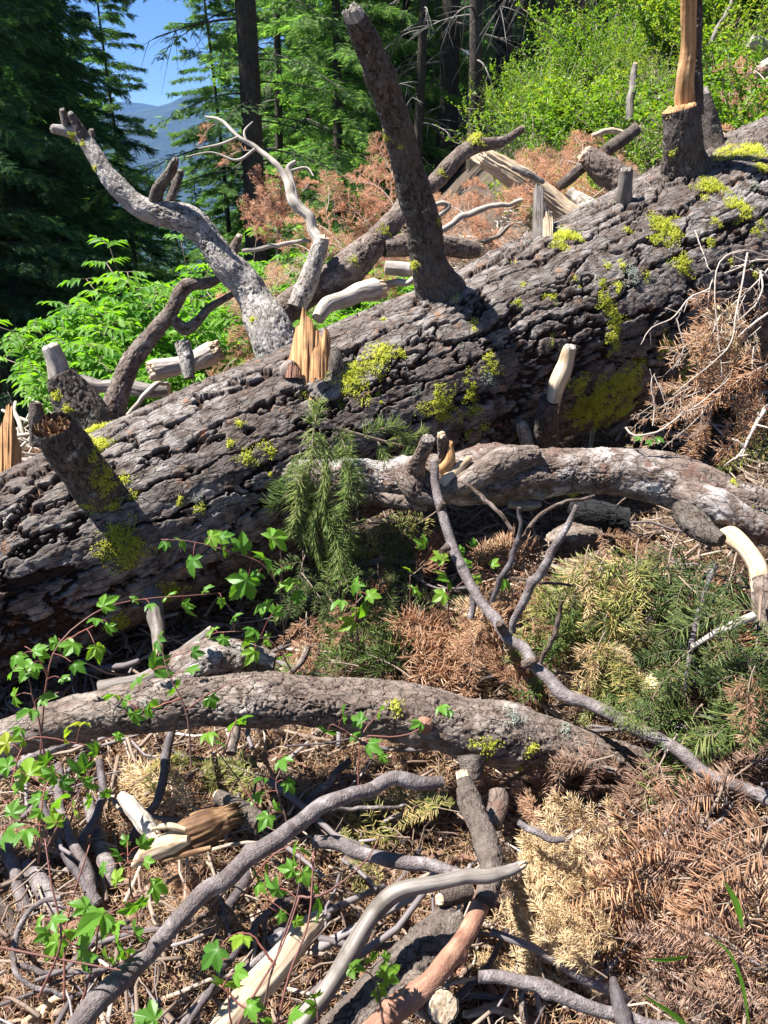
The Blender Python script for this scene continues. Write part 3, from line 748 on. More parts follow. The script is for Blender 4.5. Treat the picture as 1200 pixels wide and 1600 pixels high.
# ---- slim diagonal branch
dg, LD = own('fallen_branch', [(674, 722, 2.32, 6.7), (684, 775, 2.28, 7.3), (700, 835, 2.24, 7.9), (725, 890, 2.2, 8.4), (752, 940, 2.15, 9.0), (788, 988, 2.1, 9.0), (835, 1038, 2.04, 9.7), (885, 1085, 1.98, 11.5), (950, 1122, 1.92, 10.2), (1030, 1165, 1.86, 10.2), (1110, 1205, 1.8, 10.9), (1200, 1240, 1.74, 13.3), (1300, 1285, 1.68, 13.3)], 'smooth', 'plum', 'slim plum grey branch slanting down to the right across the green boughs', 'branch', seed=121, res=.0028, jag0=dict(amp=.5, mat='weathered'))
OD = np.array(dg.location)
for k, rows in enumerate([[(798, 988, 2.1, 5), (808, 960, 2.08, 6), (822, 925, 2.06, 7), (848, 882, 2.04, 7), (880, 840, 2.02, 6), (905, 790, 2.0, 4)],
                          [(770, 938, 2.13, 4), (785, 900, 2.1, 5), (805, 855, 2.08, 5), (813, 820, 2.06, 3), (812, 795, 2.05, 3)],
                          [(808, 850, 2.08, 4), (840, 810, 2.08, 3.5), (880, 785, 2.08, 3), (930, 775, 2.1, 2.5)],
                          [(740, 930, 2.17, 6), (738, 968, 2.17, 5)],
                          [(845, 1040, 2.04, 3), (868, 985, 2.0, 4), (880, 940, 1.98, 3)],
                          [(800, 830, 2.08, 3), (775, 795, 2.1, 3.5), (725, 750, 2.15, 3)],
                          [(785, 900, 2.1, 3), (830, 908, 2.08, 2.5), (900, 915, 2.06, 2)],
                          [(690, 800, 2.26, 6), (697, 786, 2.25, 5)], [(790, 985, 2.08, 8), (780, 975, 2.05, 6)], [(820, 1040, 2.02, 8), (838, 1030, 2.0, 6)], [(700, 855, 2.2, 7), (688, 862, 2.18, 4)]]):
    limb('side_twig', rows, 'smooth', 'plum' if k in (0, 3) else 'slate' if k < 2 else 'tan', parent=dg, loc=OD, seed=130+k, res=.003)

# ---- lower log and the lower round branches
lg, LL = own('fallen_log', [(-150, 1215, 1.78, 29.5), (-40, 1170, 1.8, 31.1), (80, 1132, 1.83, 32.7), (200, 1112, 1.86, 37.7), (330, 1098, 1.9, 39.2), (450, 1098, 1.93, 40.9), (560, 1105, 1.95, 42.6), (660, 1120, 1.96, 45.0), (760, 1148, 1.96, 47.4), (850, 1165, 1.98, 42.6), (930, 1185, 2.0, 36.0), (1010, 1200, 2.05, 31.1)], 'flaky', 'tan', 'knobbly tan log lying level across the lower middle of the heap', 'log', seed=141, res=.003)
OL = np.array(lg.location)
limb('stub', [(290, 1060, 1.98, 40), (330, 1040, 1.98, 36), (385, 1035, 2.0, 30), (430, 1045, 2.0, 18)], 'flaky', 'silver', parent=lg, loc=OL, seed=142, res=.003)
limb('cut_face', [(655, 1122, 1.93, 15), (655, 1132, 1.895, 15), (655, 1137, 1.885, 12)], 'wood', 'red', parent=lg, loc=OL, seed=143, res=.003)
limb('stub', [(735, 1180, 1.9, 22), (735, 1215, 1.88, 14)], 'flaky', 'greylog', parent=lg, loc=OL, seed=144, res=.004)
own('dead_branch', [(325, 985, 2.2, 7), (300, 1010, 2.15, 11), (240, 1050, 2.1, 13), (160, 1080, 2.05, 16)], 'wood', 'weathered', 'grey brown stick with a splintered tip in the dark gap under the trunk', 'stick', seed=145, jag0=dict(amp=2, mat='woodpale'), res=.0035)

def gl(px, py, l=0.0): return G(px, py, l)
own('fallen_branch', [(690, 1225, 1.66, 8.1), (650, 1220, 1.64, 11.0), (600, 1222, 1.62, 11.5), (545, 1242, 1.58, 11.5), (480, 1278, 1.54, 13.3), (420, 1320, 1.48, 13.9), (355, 1375, 1.42, 15.0), (290, 1430, 1.36, 15.6), (230, 1492, 1.3, 16.8), (170, 1555, 1.24, 19.0), (100, 1640, 1.18, 20.8)], 'smooth', 'plum', 'long round plum grey branch slanting down to the left through the leaves', 'branch', seed=151, res=.0024)
own('fallen_branch', [(814, 1347, 1.45, 8.8), (795, 1354, 1.45, 10.4), (760, 1360, 1.45, 11.2), (720, 1366, 1.45, 12.0), (680, 1376, 1.44, 12.0), (635, 1390, 1.43, 12.8), (600, 1412, 1.43, 13.6), (572, 1445, 1.41, 14.4), (545, 1488, 1.39, 16.0), (510, 1540, 1.37, 16.8), (470, 1605, 1.33, 16.8), (440, 1655, 1.3, 16.0)], 'wood', 'weathered', 'weathered grey branch bending down left with a sharp broken tip', 'branch', seed=152, res=.0024, jag0=dict(amp=1.6, mat='woodpale'))
bk_, Lb = own('fallen_branch', [(728, 1216, 1.7, 11.0), (738, 1250, 1.67, 17.0), (754, 1295, 1.62, 17.8), (765, 1340, 1.57, 18.7), (765, 1375, 1.52, 18.7), (757, 1412, 1.48, 17.0)], 'flaky', 'greylog', 'upright bark covered stick with a broken tip, crossed by the weathered grey branch', 'branch', seed=153, res=.0026, jag0=dict(amp=1.2, mat='woodpale'))
own('fallen_branch', [(762, 1385, 1.515, 15.8), (745, 1425, 1.46, 15.2), (722, 1470, 1.41, 15.8), (690, 1515, 1.36, 17.2), (650, 1552, 1.32, 19.3), (600, 1590, 1.28, 20.7), (560, 1620, 1.26, 20.7)], 'smooth', 'red', 'smooth reddish peeled branch curving down to the lower edge', 'branch', seed=154, res=.0024)
own('fallen_log', [(705, 1440, 1.56, 34), (670, 1480, 1.52, 44), (620, 1530, 1.47, 46), (560, 1590, 1.42, 48), (500, 1660, 1.38, 48)], 'flaky', 'greylog', 'thick dull grey log lying behind the reddish peeled branch', 'log', seed=155, res=.0028)
own('broken_stub', [(736, 1402, 1.58, 15), (705, 1408, 1.56, 16), (682, 1412, 1.54, 11)], 'smooth', 'greylog', 'short tapering grey stub above the dull grey log', 'stub', seed=156, res=.0028, jag=dict(amp=.4))
own('stick', [(490, 1308, 1.68, 9.3), (540, 1325, 1.66, 11.0), (600, 1345, 1.64, 11.9), (660, 1358, 1.62, 11.0), (715, 1372, 1.6, 8.5)], 'smooth', 'plum', 'round plum stick behind the weathered grey branch', 'stick', seed=157, res=.003)
own('stick', [(745, 1522, 1.36, 9.3), (800, 1530, 1.35, 10.9), (860, 1550, 1.34, 11.6), (930, 1575, 1.33, 10.9), (1010, 1598, 1.32, 9.3), (1080, 1615, 1.3, 8.7)], 'smooth', 'plum', 'pinkish grey root like stick along the lower edge below the straw needles', 'stick', seed=158, res=.0026)
own('stick', [(955, 1528, 1.36, 7), (965, 1560, 1.33, 13), (985, 1610, 1.3, 13)], 'smooth', 'slate', 'short bent grey stick crossing the pinkish root like stick', 'stick', seed=159, res=.0028)
own('stick', [(338, 1245, 1.72, 9), (370, 1262, 1.7, 13), (405, 1285, 1.68, 15)], 'flaky', 'greylog', 'stubby brown stick beside the brown rotten chunk', 'stick', seed=160, res=.003, jag0=dict(amp=.5))
own('stick', [(362, 1180, 1.8, 10), (370, 1140, 1.84, 9)], 'flaky', 'tan', 'short stub hanging below the knobbly tan log', 'stick', seed=161)
own('wood_slab', [(190, 1243, 1.72, 22), (215, 1270, 1.68, 34), (240, 1305, 1.64, 30)], 'slab', 'bone', 'white split wood slab with cream face among the left stems', 'wood slab', seed=162, res=.003, jag=dict(amp=.8))
rc, _ = own('rotten_chunk', [(258, 1332, 1.64, 12), (285, 1310, 1.63, 24), (318, 1294, 1.64, 27), (352, 1280, 1.66, 20)], 'shard', 'rot', 'brown rotten splintered chunk of wood in the left debris', 'rotten wood', seed=163, res=.003, jag=dict(amp=1.6, mat='rot', fine=1.5), jag0=dict(amp=1.6, mat='rot', fine=1.5))
for k_, (rows, m_) in enumerate([([(208, 1352, 1.62, 5), (232, 1330, 1.6, 16), (268, 1316, 1.58, 18), (295, 1312, 1.57, 8)], 'woodpale'), ([(235, 1296, 1.58, 4), (262, 1290, 1.57, 12), (290, 1296, 1.57, 10)], 'woodpale'), ([(255, 1345, 1.58, 6), (290, 1335, 1.57, 12), (330, 1325, 1.57, 8)], 'rot')]):
    limb('splinter', rows, 'slab', m_, parent=rc, loc=np.array(rc.location), seed=195+k_, res=.003)
own('broken_log', [(330, 1640, 1.33, 22.4), (370, 1575, 1.38, 24.0), (420, 1520, 1.44, 23.2), (475, 1465, 1.5, 20.8), (500, 1440, 1.52, 12.8)], 'wood', 'woodpale', 'pale barkless broken log between the two slanting branches', 'log', seed=164, res=.0028, jag=dict(amp=1.2))
own('cut_log', [(640, 1545, 1.45, 30), (672, 1568, 1.36, 30), (695, 1580, 1.3, 30)], 'flaky', 'tan', 'sawn log end with pale rings at the lower edge', 'log', seed=165, res=.0026, jag=dict(amp=.06, mat='woodpale'))
own('dead_branch', [(990, 1128, 2.0, 18), (1003, 1095, 2.05, 19), (1012, 1065, 2.1, 15)], 'wood', 'woodpale', 'tan barkless stub standing among the green boughs', 'stub', seed=166, res=.003)
own('dead_branch', [(770, 1290, 1.75, 15), (780, 1255, 1.78, 17), (778, 1235, 1.8, 14)], 'flaky', 'silver', 'mossy pale stub beside the upright bark covered stick', 'stub', seed=167, res=.003)
own('dead_branch', [(810, 1285, 1.6, 5), (845, 1305, 1.58, 6), (880, 1312, 1.58, 5)], 'smooth', 'plum', 'small stick poking into the straw needles', 'stick', seed=168, res=.003)
# ================================================================== plant building blocks
rng = np.random.default_rng(11)
def unit(v): return v/(np.linalg.norm(v, axis=-1, keepdims=True)+1e-12)

def scatter(mb, T, faces, pos, X, Z, scale, rnd):
    """copies of a small template: x axis along X, upper side towards Z"""
    N = len(pos)
    X = unit(X); Y = unit(np.cross(Z, X)); Z = np.cross(X, Y)
    sc = np.broadcast_to(np.asarray(scale, float), (N,))
    V = pos[:, None, :] + sc[:, None, None]*(T[None, :, 0:1]*X[:, None, :] + T[None, :, 1:2]*Y[:, None, :] + T[None, :, 2:3]*Z[:, None, :])
    n = len(T)
    fs = []
    for f in faces:
        f = np.asarray(f)
        fs.append((f[None] + (np.arange(N)*n)[:, None, None]).reshape(-1, f.shape[1]))
    mb.add(V.reshape(-1, 3), fs, np.repeat(np.broadcast_to(rnd, (N,)), n))

def tube(mb, pts, r0, r1, seg=5, rnd=.5):
    pts = np.asarray(pts, float); k = len(pts)
    t, N, B = frames(pts)
    th = np.linspace(0, 2*math.pi, seg, endpoint=False)
    r = np.linspace(r0, r1, k)[:, None, None]
    V = pts[:, None, :] + r*(np.cos(th)[None, :, None]*N[:, None, :]+np.sin(th)[None, :, None]*B[:, None, :])
    idx = np.arange(k*seg).reshape(k, seg); a, b = idx[:-1], idx[1:]
    mb.add(V.reshape(-1, 3), [np.stack([a, np.roll(a, -1, 1), np.roll(b, -1, 1), b], -1).reshape(-1, 4), idx[-1][None, :] if seg > 2 else []], rnd)

def needle_add(mb, o, d, up, L, w, bend, rnd):
    """three sided tapering needles"""
    N = len(o)
    d = unit(d); s = unit(np.cross(d, up)); u = np.cross(s, d)
    L = np.broadcast_to(L, (N,))[:, None]; bend = np.broadcast_to(bend, (N,))[:, None]
    ang = [0.3, 2.4, 4.5]
    R0 = [w*(math.cos(a)*s+.6*math.sin(a)*u) for a in ang]
    m = o + d*L*.55 + u*bend*L*.25
    t = o + d*L*.97 + u*bend*L*.9
    V = np.stack([o+R0[0]*.6, o+R0[1]*.6, o+R0[2]*.6, m+R0[0], m+R0[1], m+R0[2], t], 1)
    b = (np.arange(N)*7)[:, None, None]
    q = np.array([[0, 1, 4, 3], [1, 2, 5, 4], [2, 0, 3, 5]])[None]+b
    tr = np.array([[3, 4, 6], [4, 5, 6], [5, 3, 6]])[None]+b
    mb.add(V.reshape(-1, 3), [q.reshape(-1, 4), tr.reshape(-1, 3)], np.repeat(rnd, 7))

def twig_needles(mb, pts, g, spacing, nl, w, style):
    pts = np.asarray(pts); sg = np.linalg.norm(np.diff(pts, axis=0), axis=1); s = np.concatenate([[0], np.cumsum(sg)])
    n = max(3, int(s[-1]/spacing))
    u = np.sort(g.uniform(0, s[-1], n))
    o = np.stack([np.interp(u, s, pts[:, k]) for k in range(3)], 1)
    t = unit(np.stack([np.interp(u, s, np.gradient(pts[:, k])) for k in range(3)], 1))
    up = np.broadcast_to([0, 0, 1.0], o.shape)
    side = unit(np.cross(t, up)+1e-6); upp = np.cross(side, t)
    sgn = np.where(g.random(n) < .5, -1, 1)[:, None]
    if style == 'flat':
        d = t*g.uniform(.35, .75, (n, 1)) + side*sgn + upp*g.normal(.18, .22, (n, 1))
    elif style == 'brush':
        a = g.uniform(0, 2*math.pi, (n, 1))
        d = t*g.uniform(.5, 1.1, (n, 1)) + side*np.cos(a) + upp*(np.sin(a)+.15)
    else:   # hang
        a = g.uniform(0, 2*math.pi, (n, 1))
        d = t*g.uniform(.7, 1.5, (n, 1)) + .7*side*np.cos(a) + .7*upp*np.sin(a) + np.array([0, 0, -.5])
    d = d + g.normal(0, .12, (n, 3))
    L = nl*g.uniform(.65, 1.1, n)*np.clip(1.15-(u/s[-1])**4*.5, .5, 1)
    needle_add(mb, o, d, upp, L, w, g.normal(.12, .25, n), np.clip(g.normal(.5, .2)+g.normal(0, .17, n), 0, 1))

def bough(seed, L=.5, nlat=9, lat=.24, nl=.038, spacing=.0027, w=.0016, style='flat', droop=.15, keep=1.0, sub=True, wig=.02):
    """fir bough along +x, flat in xy: meshes (stem, needles)"""
    g = np.random.default_rng(seed)
    st, ne = MB(), MB()
    x = np.linspace(0, L, 14)
    ph = g.uniform(0, 6)
    main = np.stack([x, wig*np.sin(x/L*3+ph)-wig*math.sin(ph), -droop*x*x/L + .01*np.sin(x*17+ph)], 1)
    tube(st, main, .0045*L/.5, .0012, 6)
    tw = [main[4:]]
    for k in range(nlat):
        for sd in (-1, 1):
            if g.random() > keep: continue
            t = .10+.86*(k+g.uniform(0, .7))/nlat
            i = t*13; i0 = int(i); b = main[i0]+(main[min(13, i0+1)]-main[i0])*(i-i0)
            ll = lat*(1.08-t)**.75*g.uniform(.65, 1.1)
            a = R(g.uniform(42, 62))*sd
            u = np.linspace(0, ll, 8)
            bend = -sd*.9*u*u/ll*.35
            y = np.sin(a)*u + bend*np.cos(a); xx = np.cos(a)*u - bend*np.sin(a)
            p = np.stack([b[0]+xx, b[1]+y, b[2]-droop*1.3*u*u/lat + g.normal(0, .03)*u], 1)
            tube(st, p, .0018, .0008, 4); tw.append(p)
            if sub and ll > .09:
                for q in range(int(ll/.035)):
                    for s2 in (-1, 1):
                        if g.random() > keep: continue
                        i1 = 1+int(g.uniform(.5, 6)); l2 = ll*g.uniform(.22, .42)
                        dd = unit(p[min(7, i1+1)]-p[i1]); sn = np.array([-dd[1], dd[0], 0])*s2
                        v = np.linspace(0, l2, 5)[:, None]
                        p2 = p[i1]+dd*v*.75+sn*v*.65+np.array([0, 0, -1.0])*droop*v*v*3+np.array([0, 0, g.normal(0, .12)])*v
                        tube(st, p2, .0012, .0007, 3); tw.append(p2)
    for p in tw: twig_needles(ne, p, g, spacing, nl, w, style)
    return st.mesh('stem'), ne.mesh('needles')

# leaf templates -----------------------------------------------------------
def lance():
    xs = [0, .18, .42, .68, .88, 1.0]; wd = [.0, .14, .20, .16, .07, 0]
    V = []
    for x, w in zip(xs, wd):
        z = -.25*x*x
        V += [(x, -w, z+.45*w), (x, 0, z), (x, w, z+.45*w)]
    F_ = []
    for k in range(5):
        a = 3*k
        F_ += [(a, a+3, a+4, a+1), (a+1, a+4, a+5, a+2)]
    return np.array(V), [np.array(F_)]
def diamond():
    V = np.array([(0, 0, 0), (.35, -.24, .09), (.75, -.19, .05), (1, 0, -.08), (.75, .19, .05), (.35, .24, .09), (.5, 0, 0)])
    return V, [np.array([(0, 1, 6), (1, 2, 6), (2, 3, 6), (3, 4, 6), (4, 5, 6), (5, 0, 6)])]
def maple(seed=0):
    g = np.random.default_rng(seed)
    lobes = [(-112, .58), (-56, .84), (0, 1.0), (56, .84), (112, .58)]
    ang, rad, z = [], [], []
    def pt(a, r, zz): ang.append(a); rad.append(r); z.append(zz)
    pt(-168, .16, .03)
    for k, (a, r) in enumerate(lobes):
        r *= g.uniform(.9, 1.08); hw = 26 if abs(a) < 100 else 25
        for f, rr in ((-1, .66), (-.86, .80), (-.74, .74), (-.52, .93), (-.42, .86), (-.22, .99), (-.14, .95), (0, 1.08), (.14, .95), (.22, .99), (.42, .86), (.52, .93), (.74, .74), (.86, .80), (1, .66)):
            pt(a+f*hw, r*rr*g.uniform(.95, 1.05), -.16*r*rr*(1-.9*abs(f))+.05*abs(f))
        if k < 4: pt((a+lobes[k+1][0])/2, .72 if k in (1, 2) else .56, .06)
    pt(168, .16, .03)
    a = np.radians(ang); r = np.array(rad); z = np.array(z)
    out = np.stack([r*np.cos(a), r*np.sin(a), z-.22*r*r], 1)
    mid = np.stack([.5*r*np.cos(a), .5*r*np.sin(a), .55*z-.02], 1)
    V = np.vstack([[0, 0, .0], mid, out]); n = len(r)
    i = np.arange(n-1)
    tri = np.stack([np.zeros(n-1, int), 1+i, 2+i], 1)
    quad = np.stack([1+i, 1+n+i, 2+n+i, 2+i], 1)
    V[:, 0] += .12
    return V, [tri, quad]
MAPLES = [maple(s) for s in range(4)]

# ================================================================== lichen on the bark
def tuft_mesh(mb, g, p, n, size, nst, strand):
    """wolf lichen: a cushion of tangled branching threads"""
    a = unit(np.cross(n, g.normal(size=3))); b = np.cross(n, a)
    k = nst
    th = g.uniform(0, 2*math.pi, k); size = size*1.55; rr = np.sqrt(g.random(k))*size
    lump = 1+.45*np.sin(3*th+g.uniform(0, 6))+.3*np.sin(5*th+g.uniform(0, 6))
    rr = rr*lump*.72
    o = p + (rr*np.cos(th))[:, None]*a + (rr*np.sin(th))[:, None]*b + n*g.uniform(-.004, .003, (k, 1))
    d = n*g.uniform(.2, 1, (k, 1)) + g.normal(0, .7, (k, 3))
    d = unit(d)
    L = strand*g.uniform(.5, 1.1, k)*np.clip(1.2-rr/size, .45, 1)
    rn = np.clip(g.normal(.5, .22, k), 0, 1)
    needle_add(mb, o, d, n[None]+0*o, L, .0011, g.normal(0, .5, k), rn)
    m = o+d*(L*.5)[:, None]
    for _ in range(2):
        d2 = unit(d+g.normal(0, .8, (k, 3)))
        needle_add(mb, m, d2, n[None]+0*o, L*.6, .0009, g.normal(0, .5, k), rn)

def lichen(parent, org, spots, limb_=None, mt='lichen', dens=1.0, name='lichen'):
    g = np.random.default_rng(int(spots[0][0]*7+spots[0][1]))
    mb = MB(); ok = False
    for (px, py, rp) in spots:
        p, n, d = on_trunk(px, py, limb_)
        if p is None: continue
        ok = True
        size = rp/F*d
        tuft_mesh(mb, g, p, n, size, int(dens*(60+190000*size*size)), min(.022, .008+size*.25))
    if ok: return put(name, mb.mesh(name, org), M[mt], parent)

for sp in [[(548, 598, 26), (535, 622, 20), (556, 580, 20), (572, 565, 14)], [(592, 556, 20), (600, 545, 14), (585, 570, 14)], [(625, 552, 9)], [(690, 633, 26)], [(735, 618, 10), (740, 640, 12), (735, 655, 7)], [(770, 572, 15)], [(752, 640, 5)],
           [(848, 463, 20), (862, 466, 9)], [(690, 452, 14), (705, 460, 14), (675, 444, 9)], [(945, 468, 13), (955, 485, 14)], [(962, 498, 14), (963, 515, 10)], [(958, 528, 12), (966, 540, 10)],
           [(1068, 413, 17)], [(1040, 355, 22), (1030, 372, 14)], [(1055, 368, 12)], [(1028, 345, 12)], [(885, 368, 20), (900, 372, 10), (878, 384, 14)], [(1108, 290, 20), (1125, 292, 8)], [(1150, 318, 16), (1165, 328, 14)], [(1102, 310, 7)], [(1150, 238, 30), (1178, 235, 24)], [(1190, 262, 10)],
           [(385, 715, 13)], [(412, 700, 14), (425, 706, 8)], [(375, 662, 7)], [(196, 750, 10), (205, 773, 10)], [(313, 795, 8)], [(195, 745, 6)], [(470, 616, 9)], [(150, 672, 24), (140, 690, 18), (160, 694, 16)],
           [(190, 845, 26), (205, 858, 24), (170, 858, 18), (196, 875, 18)], [(186, 968, 17), (192, 975, 12)], [(263, 925, 20), (240, 922, 12)], [(275, 975, 14)], [(905, 600, 18)], [(930, 622, 26), (900, 640, 16)], [(950, 640, 30), (915, 650, 22), (975, 640, 22)], [(985, 590, 20)], [(1000, 575, 16)], [(965, 600, 26), (990, 610, 18)], [(1040, 540, 16)], [(1085, 560, 18)], [(1090, 520, 14)], [(1060, 600, 16)], [(755, 665, 10)], [(870, 600, 12)], [(1110, 378, 8)], [(1010, 430, 9)], [(805, 412, 6)], [(818, 445, 5)], [(735, 400, 6)], [(600, 500, 5)], [(1150, 345, 6)], [(980, 360, 8)]]:
    lichen(tree, TREE0, sp)
gl_ = np.random.default_rng(21)
for q_ in range(34):
    a_ = gl_.uniform(150, 1190); mid_ = 912-a_*.41; b_2 = mid_+gl_.uniform(-110, 110)
    lichen(tree, TREE0, [(a_, b_2, gl_.uniform(3, 9)), (a_+gl_.uniform(-9, 9), b_2+gl_.uniform(4, 14), gl_.uniform(2, 7))])
for sp in [[(405, 560, 12)], [(722, 545, 7)], [(650, 610, 8)], [(760, 590, 14), (772, 600, 10)], [(310, 780, 10)], [(990, 430, 16)], [(520, 548, 10)], [(1095, 255, 12)], [(590, 575, 9)], [(1180, 290, 10)]]:
    lichen(tree, TREE0, sp, mt='greylichen', dens=.8)
for key, sps in [('frontleft', [[(165, 740, 13), (170, 760, 13)], [(150, 700, 10)], [(175, 790, 12)], [(150, 735, 13), (157, 750, 12), (160, 765, 10)], [(145, 715, 9)], [(105, 775, 8), (115, 790, 8)], [(140, 790, 12), (150, 805, 12)]]),
                 ('scurve', [[(170, 238, 9), (165, 230, 8)], [(130, 225, 5)], [(112, 212, 5)], [(150, 262, 5)], [(395, 500, 6)]]),
                 ('tall', [[(605, 214, 8)], [(648, 415, 9)], [(625, 228, 6)], [(685, 345, 5)]]),
                 ('backbig', [[(600, 360, 9)], [(740, 220, 12), (745, 212, 9)], [(552, 408, 7)], [(690, 270, 6)]]),
                 ('leftback', [[(90, 620, 10)], [(105, 640, 8)]]), ('rightstub', [[(1100, 156, 6)], [(1050, 240, 7)]])]:
    for sp in sps: lichen(tree, TREE0, sp, wood_limbs[key])
for sp in [[(1145, 755, 7)], [(1170, 795, 8)], [(895, 772, 6)], [(845, 690, 6)]]: lichen(bb, OB, sp, LB)
lichen(bb, OB, [(700, 720, 8)], LB, 'greylichen'); lichen(bb, OB, [(815, 725, 12), (840, 722, 10)], LB, 'greylichen'); lichen(bb, OB, [(1185, 815, 14)], LB, 'greylichen')
for sp in [[(765, 1165, 14), (762, 1182, 8)], [(828, 1170, 12)], [(740, 1162, 8)], [(848, 1195, 10)], [(620, 1105, 12)], [(810, 1200, 6)]]: lichen(lg, OL, sp, LL)
for sp in [[(655, 1128, 7)], [(230, 1100, 12)], [(880, 1140, 12)], [(800, 1120, 14)]]: lichen(lg, OL, sp, LL, 'greylichen')
lichen(dg, OD, [(815, 1045, 8)], LD); lichen(dg, OD, [(900, 1080, 5)], LD); lichen(dg, OD, [(750, 1165, 5), (1040, 1170, 5)], LD, 'greylichen')

# ================================================================== boughs
MARKS = dict(mound=[('green hanging sprig', 500, 760), ('upright knot of the silvery branch', 665, 700), ('dark hollow of the silvery branch', 820, 770), ('charred branch', 930, 800), ('peeled side branch', 1160, 860), ('forked side twigs', 850, 900), ('short tan round log', 895, 845), ('tan barkless stub', 1000, 1095), ('middle of the slim diagonal branch', 800, 1000), ('right end of the knobbly log', 900, 1185), ('reddish broken knot', 650, 1122), ('shaded lobed leaves', 560, 940), ('centre seedlings', 700, 890), ('thin dark upright twig', 1090, 960), ('pale twig at the right', 1130, 985)],
             heap=[('tip of the weathered grey branch', 815, 1348), ('root like stick', 860, 1550), ('small plum stick', 845, 1300), ('peeled reddish branch', 720, 1490), ('grass blades', 1020, 1500)],
             back=[('tall leaning stub', 640, 280), ('bleached dry branch', 450, 290), ('splintered orange stub', 480, 520), ('snapped pale branch', 810, 280), ('curving pale branch', 330, 400), ('big scaly branch', 560, 400), ('straight grey branch', 930, 240), ('weathered peg', 980, 290), ('short bleached log', 290, 565), ('upright split stub', 848, 330)],
             dry=[('forked grey twig', 1050, 500), ('upturned pale twig', 1040, 660), ('tall arching twig', 1125, 470), ('long curving bleached twig', 1150, 540), ('stout tan twig', 1175, 680)],
             brush=[('tall orange splinter', 1073, 60), ('small grey stub', 988, 130), ('thick dark trunk', 860, 80), ('snapped pale branch', 760, 240), ('tip of the straight grey branch', 994, 198), ('grey snags on the slope', 1180, 100), ('second thick dark trunk', 905, 60), ('scaly tan branch', 930, 255), ('dead slope twig', 1120, 40)])
_used = set()
def where(look, px, py, key, extra=()):
    """a label from how a thing looks and the landmark it lies nearest to"""
    ms = sorted(MARKS[key], key=lambda m: (m[1]-px)**2+(m[2]-py)**2)
    out = None
    for k in range(3):
        n, mx, my = ms[k]; dx, dy = px-mx, py-my; r = math.hypot(dx, dy)
        side = ('right of' if dx > 0 else 'left of') if abs(dx) > abs(dy) else ('below' if dy > 0 else 'above')
        how = 'close ' if r < 45 else '' if r < 110 else 'well '
        for e in ('', *extra):
            out = ' '.join((look+' '+(e+' ' if e else '')+how+side+' the '+n).split())
            if out not in _used and len(out.split()) <= 16:
                _used.add(out); return out
    n, mx, my = ms[0]
    return look+' near the '+n
def heading(dx, dy):
    return ('pointing right' if dx > 0 else 'pointing left') if abs(dx) > abs(dy) else ('pointing down' if dy > 0 else 'pointing up')
BP = {}
for nm, kw in [('flatA', dict(seed=1, nlat=7, nl=.048, spacing=.0034, w=.0021, sub=False, lat=.30)), ('flatB', dict(seed=2, nlat=6, nl=.052, spacing=.0036, w=.0022, lat=.26, droop=.35, sub=False)), ('flatC', dict(seed=3, nlat=8, lat=.32, droop=.15, wig=.05, nl=.046, spacing=.0038, w=.002, keep=.85)),
               ('brushA', dict(seed=4, style='brush', nl=.058, nlat=6, spacing=.0026, w=.0021, sub=False)), ('brushB', dict(seed=5, style='brush', nl=.062, nlat=6, spacing=.0025, droop=.45, w=.0021, sub=False, lat=.2)), ('brushC', dict(seed=9, style='brush', nl=.06, nlat=7, lat=.18, spacing=.0026, droop=.6, wig=.06, w=.002, sub=False)),
               ('hangA', dict(seed=6, style='hang', nl=.07, nlat=6, lat=.14, spacing=.0022, droop=.2, w=.0018, sub=False)), ('sparse', dict(seed=7, style='brush', nl=.042, keep=.55, spacing=.006, droop=.4, w=.0018, wig=.05)),
               ('bare', dict(seed=8, style='brush', nl=.03, keep=.75, spacing=.02, droop=.5, wig=.06, lat=.2)),
               ('backA', dict(seed=14, style='brush', nl=.03, spacing=.003, w=.0011, keep=.8)), ('backB', dict(seed=15, style='brush', nl=.03, spacing=.0034, w=.0011, droop=.5, keep=.8, wig=.06))]:
    BP[nm] = bough(**kw)
for q_ in range(4):
    BP['frond%d' % q_] = bough(seed=30+q_, nlat=6+q_ % 3, nl=.05+.006*q_, spacing=.0046, w=.0024, sub=False, lat=.22+.03*q_, droop=.15+.12*q_, keep=.78, wig=.05)
    BP['big%d' % q_] = bough(seed=40+q_, nlat=5+q_ % 2, nl=.085, spacing=.0042, w=.0026, sub=False, lat=.22, droop=.1+.12*q_, keep=.85, wig=.06, style='flat' if q_ % 2 else 'brush')
_mc = {}
def with_mat(me, mt):
    k = (me.name, mt)
    if k not in _mc:
        m = me.copy(); m.materials.append(M[mt]); _mc[k] = m
    return _mc[k]
from mathutils import Matrix
def bough_at(p0, p1, proto, mt, label, group, roll=0.0, nrm=None, stem='twig', name='fir_bough', wide=1.0):
    p0, p1 = np.asarray(p0), np.asarray(p1)
    x = p1-p0; L = np.linalg.norm(x); x = x/L
    up = np.array([0, -.35, .9]) if nrm is None else np.asarray(nrm, float)
    y = unit(np.cross(up, x)); z = np.cross(x, y)
    c, s_ = math.cos(roll), math.sin(roll)
    y, z = y*c+z*s_, z*c-y*s_
    s = L/.5
    Mx = Matrix(((x[0]*s, y[0]*s*wide, z[0]*s, p0[0]), (x[1]*s, y[1]*s*wide, z[1]*s, p0[1]), (x[2]*s, y[2]*s*wide, z[2]*s, p0[2]), (0, 0, 0, 1)))
    r = empty(name, p0, label, 'bough', group)
    r.matrix_world = Mx
    a = put('stem', with_mat(BP[proto][0], stem), None, r); b = put('needles', with_mat(BP[proto][1], mt), None, r)
    return r
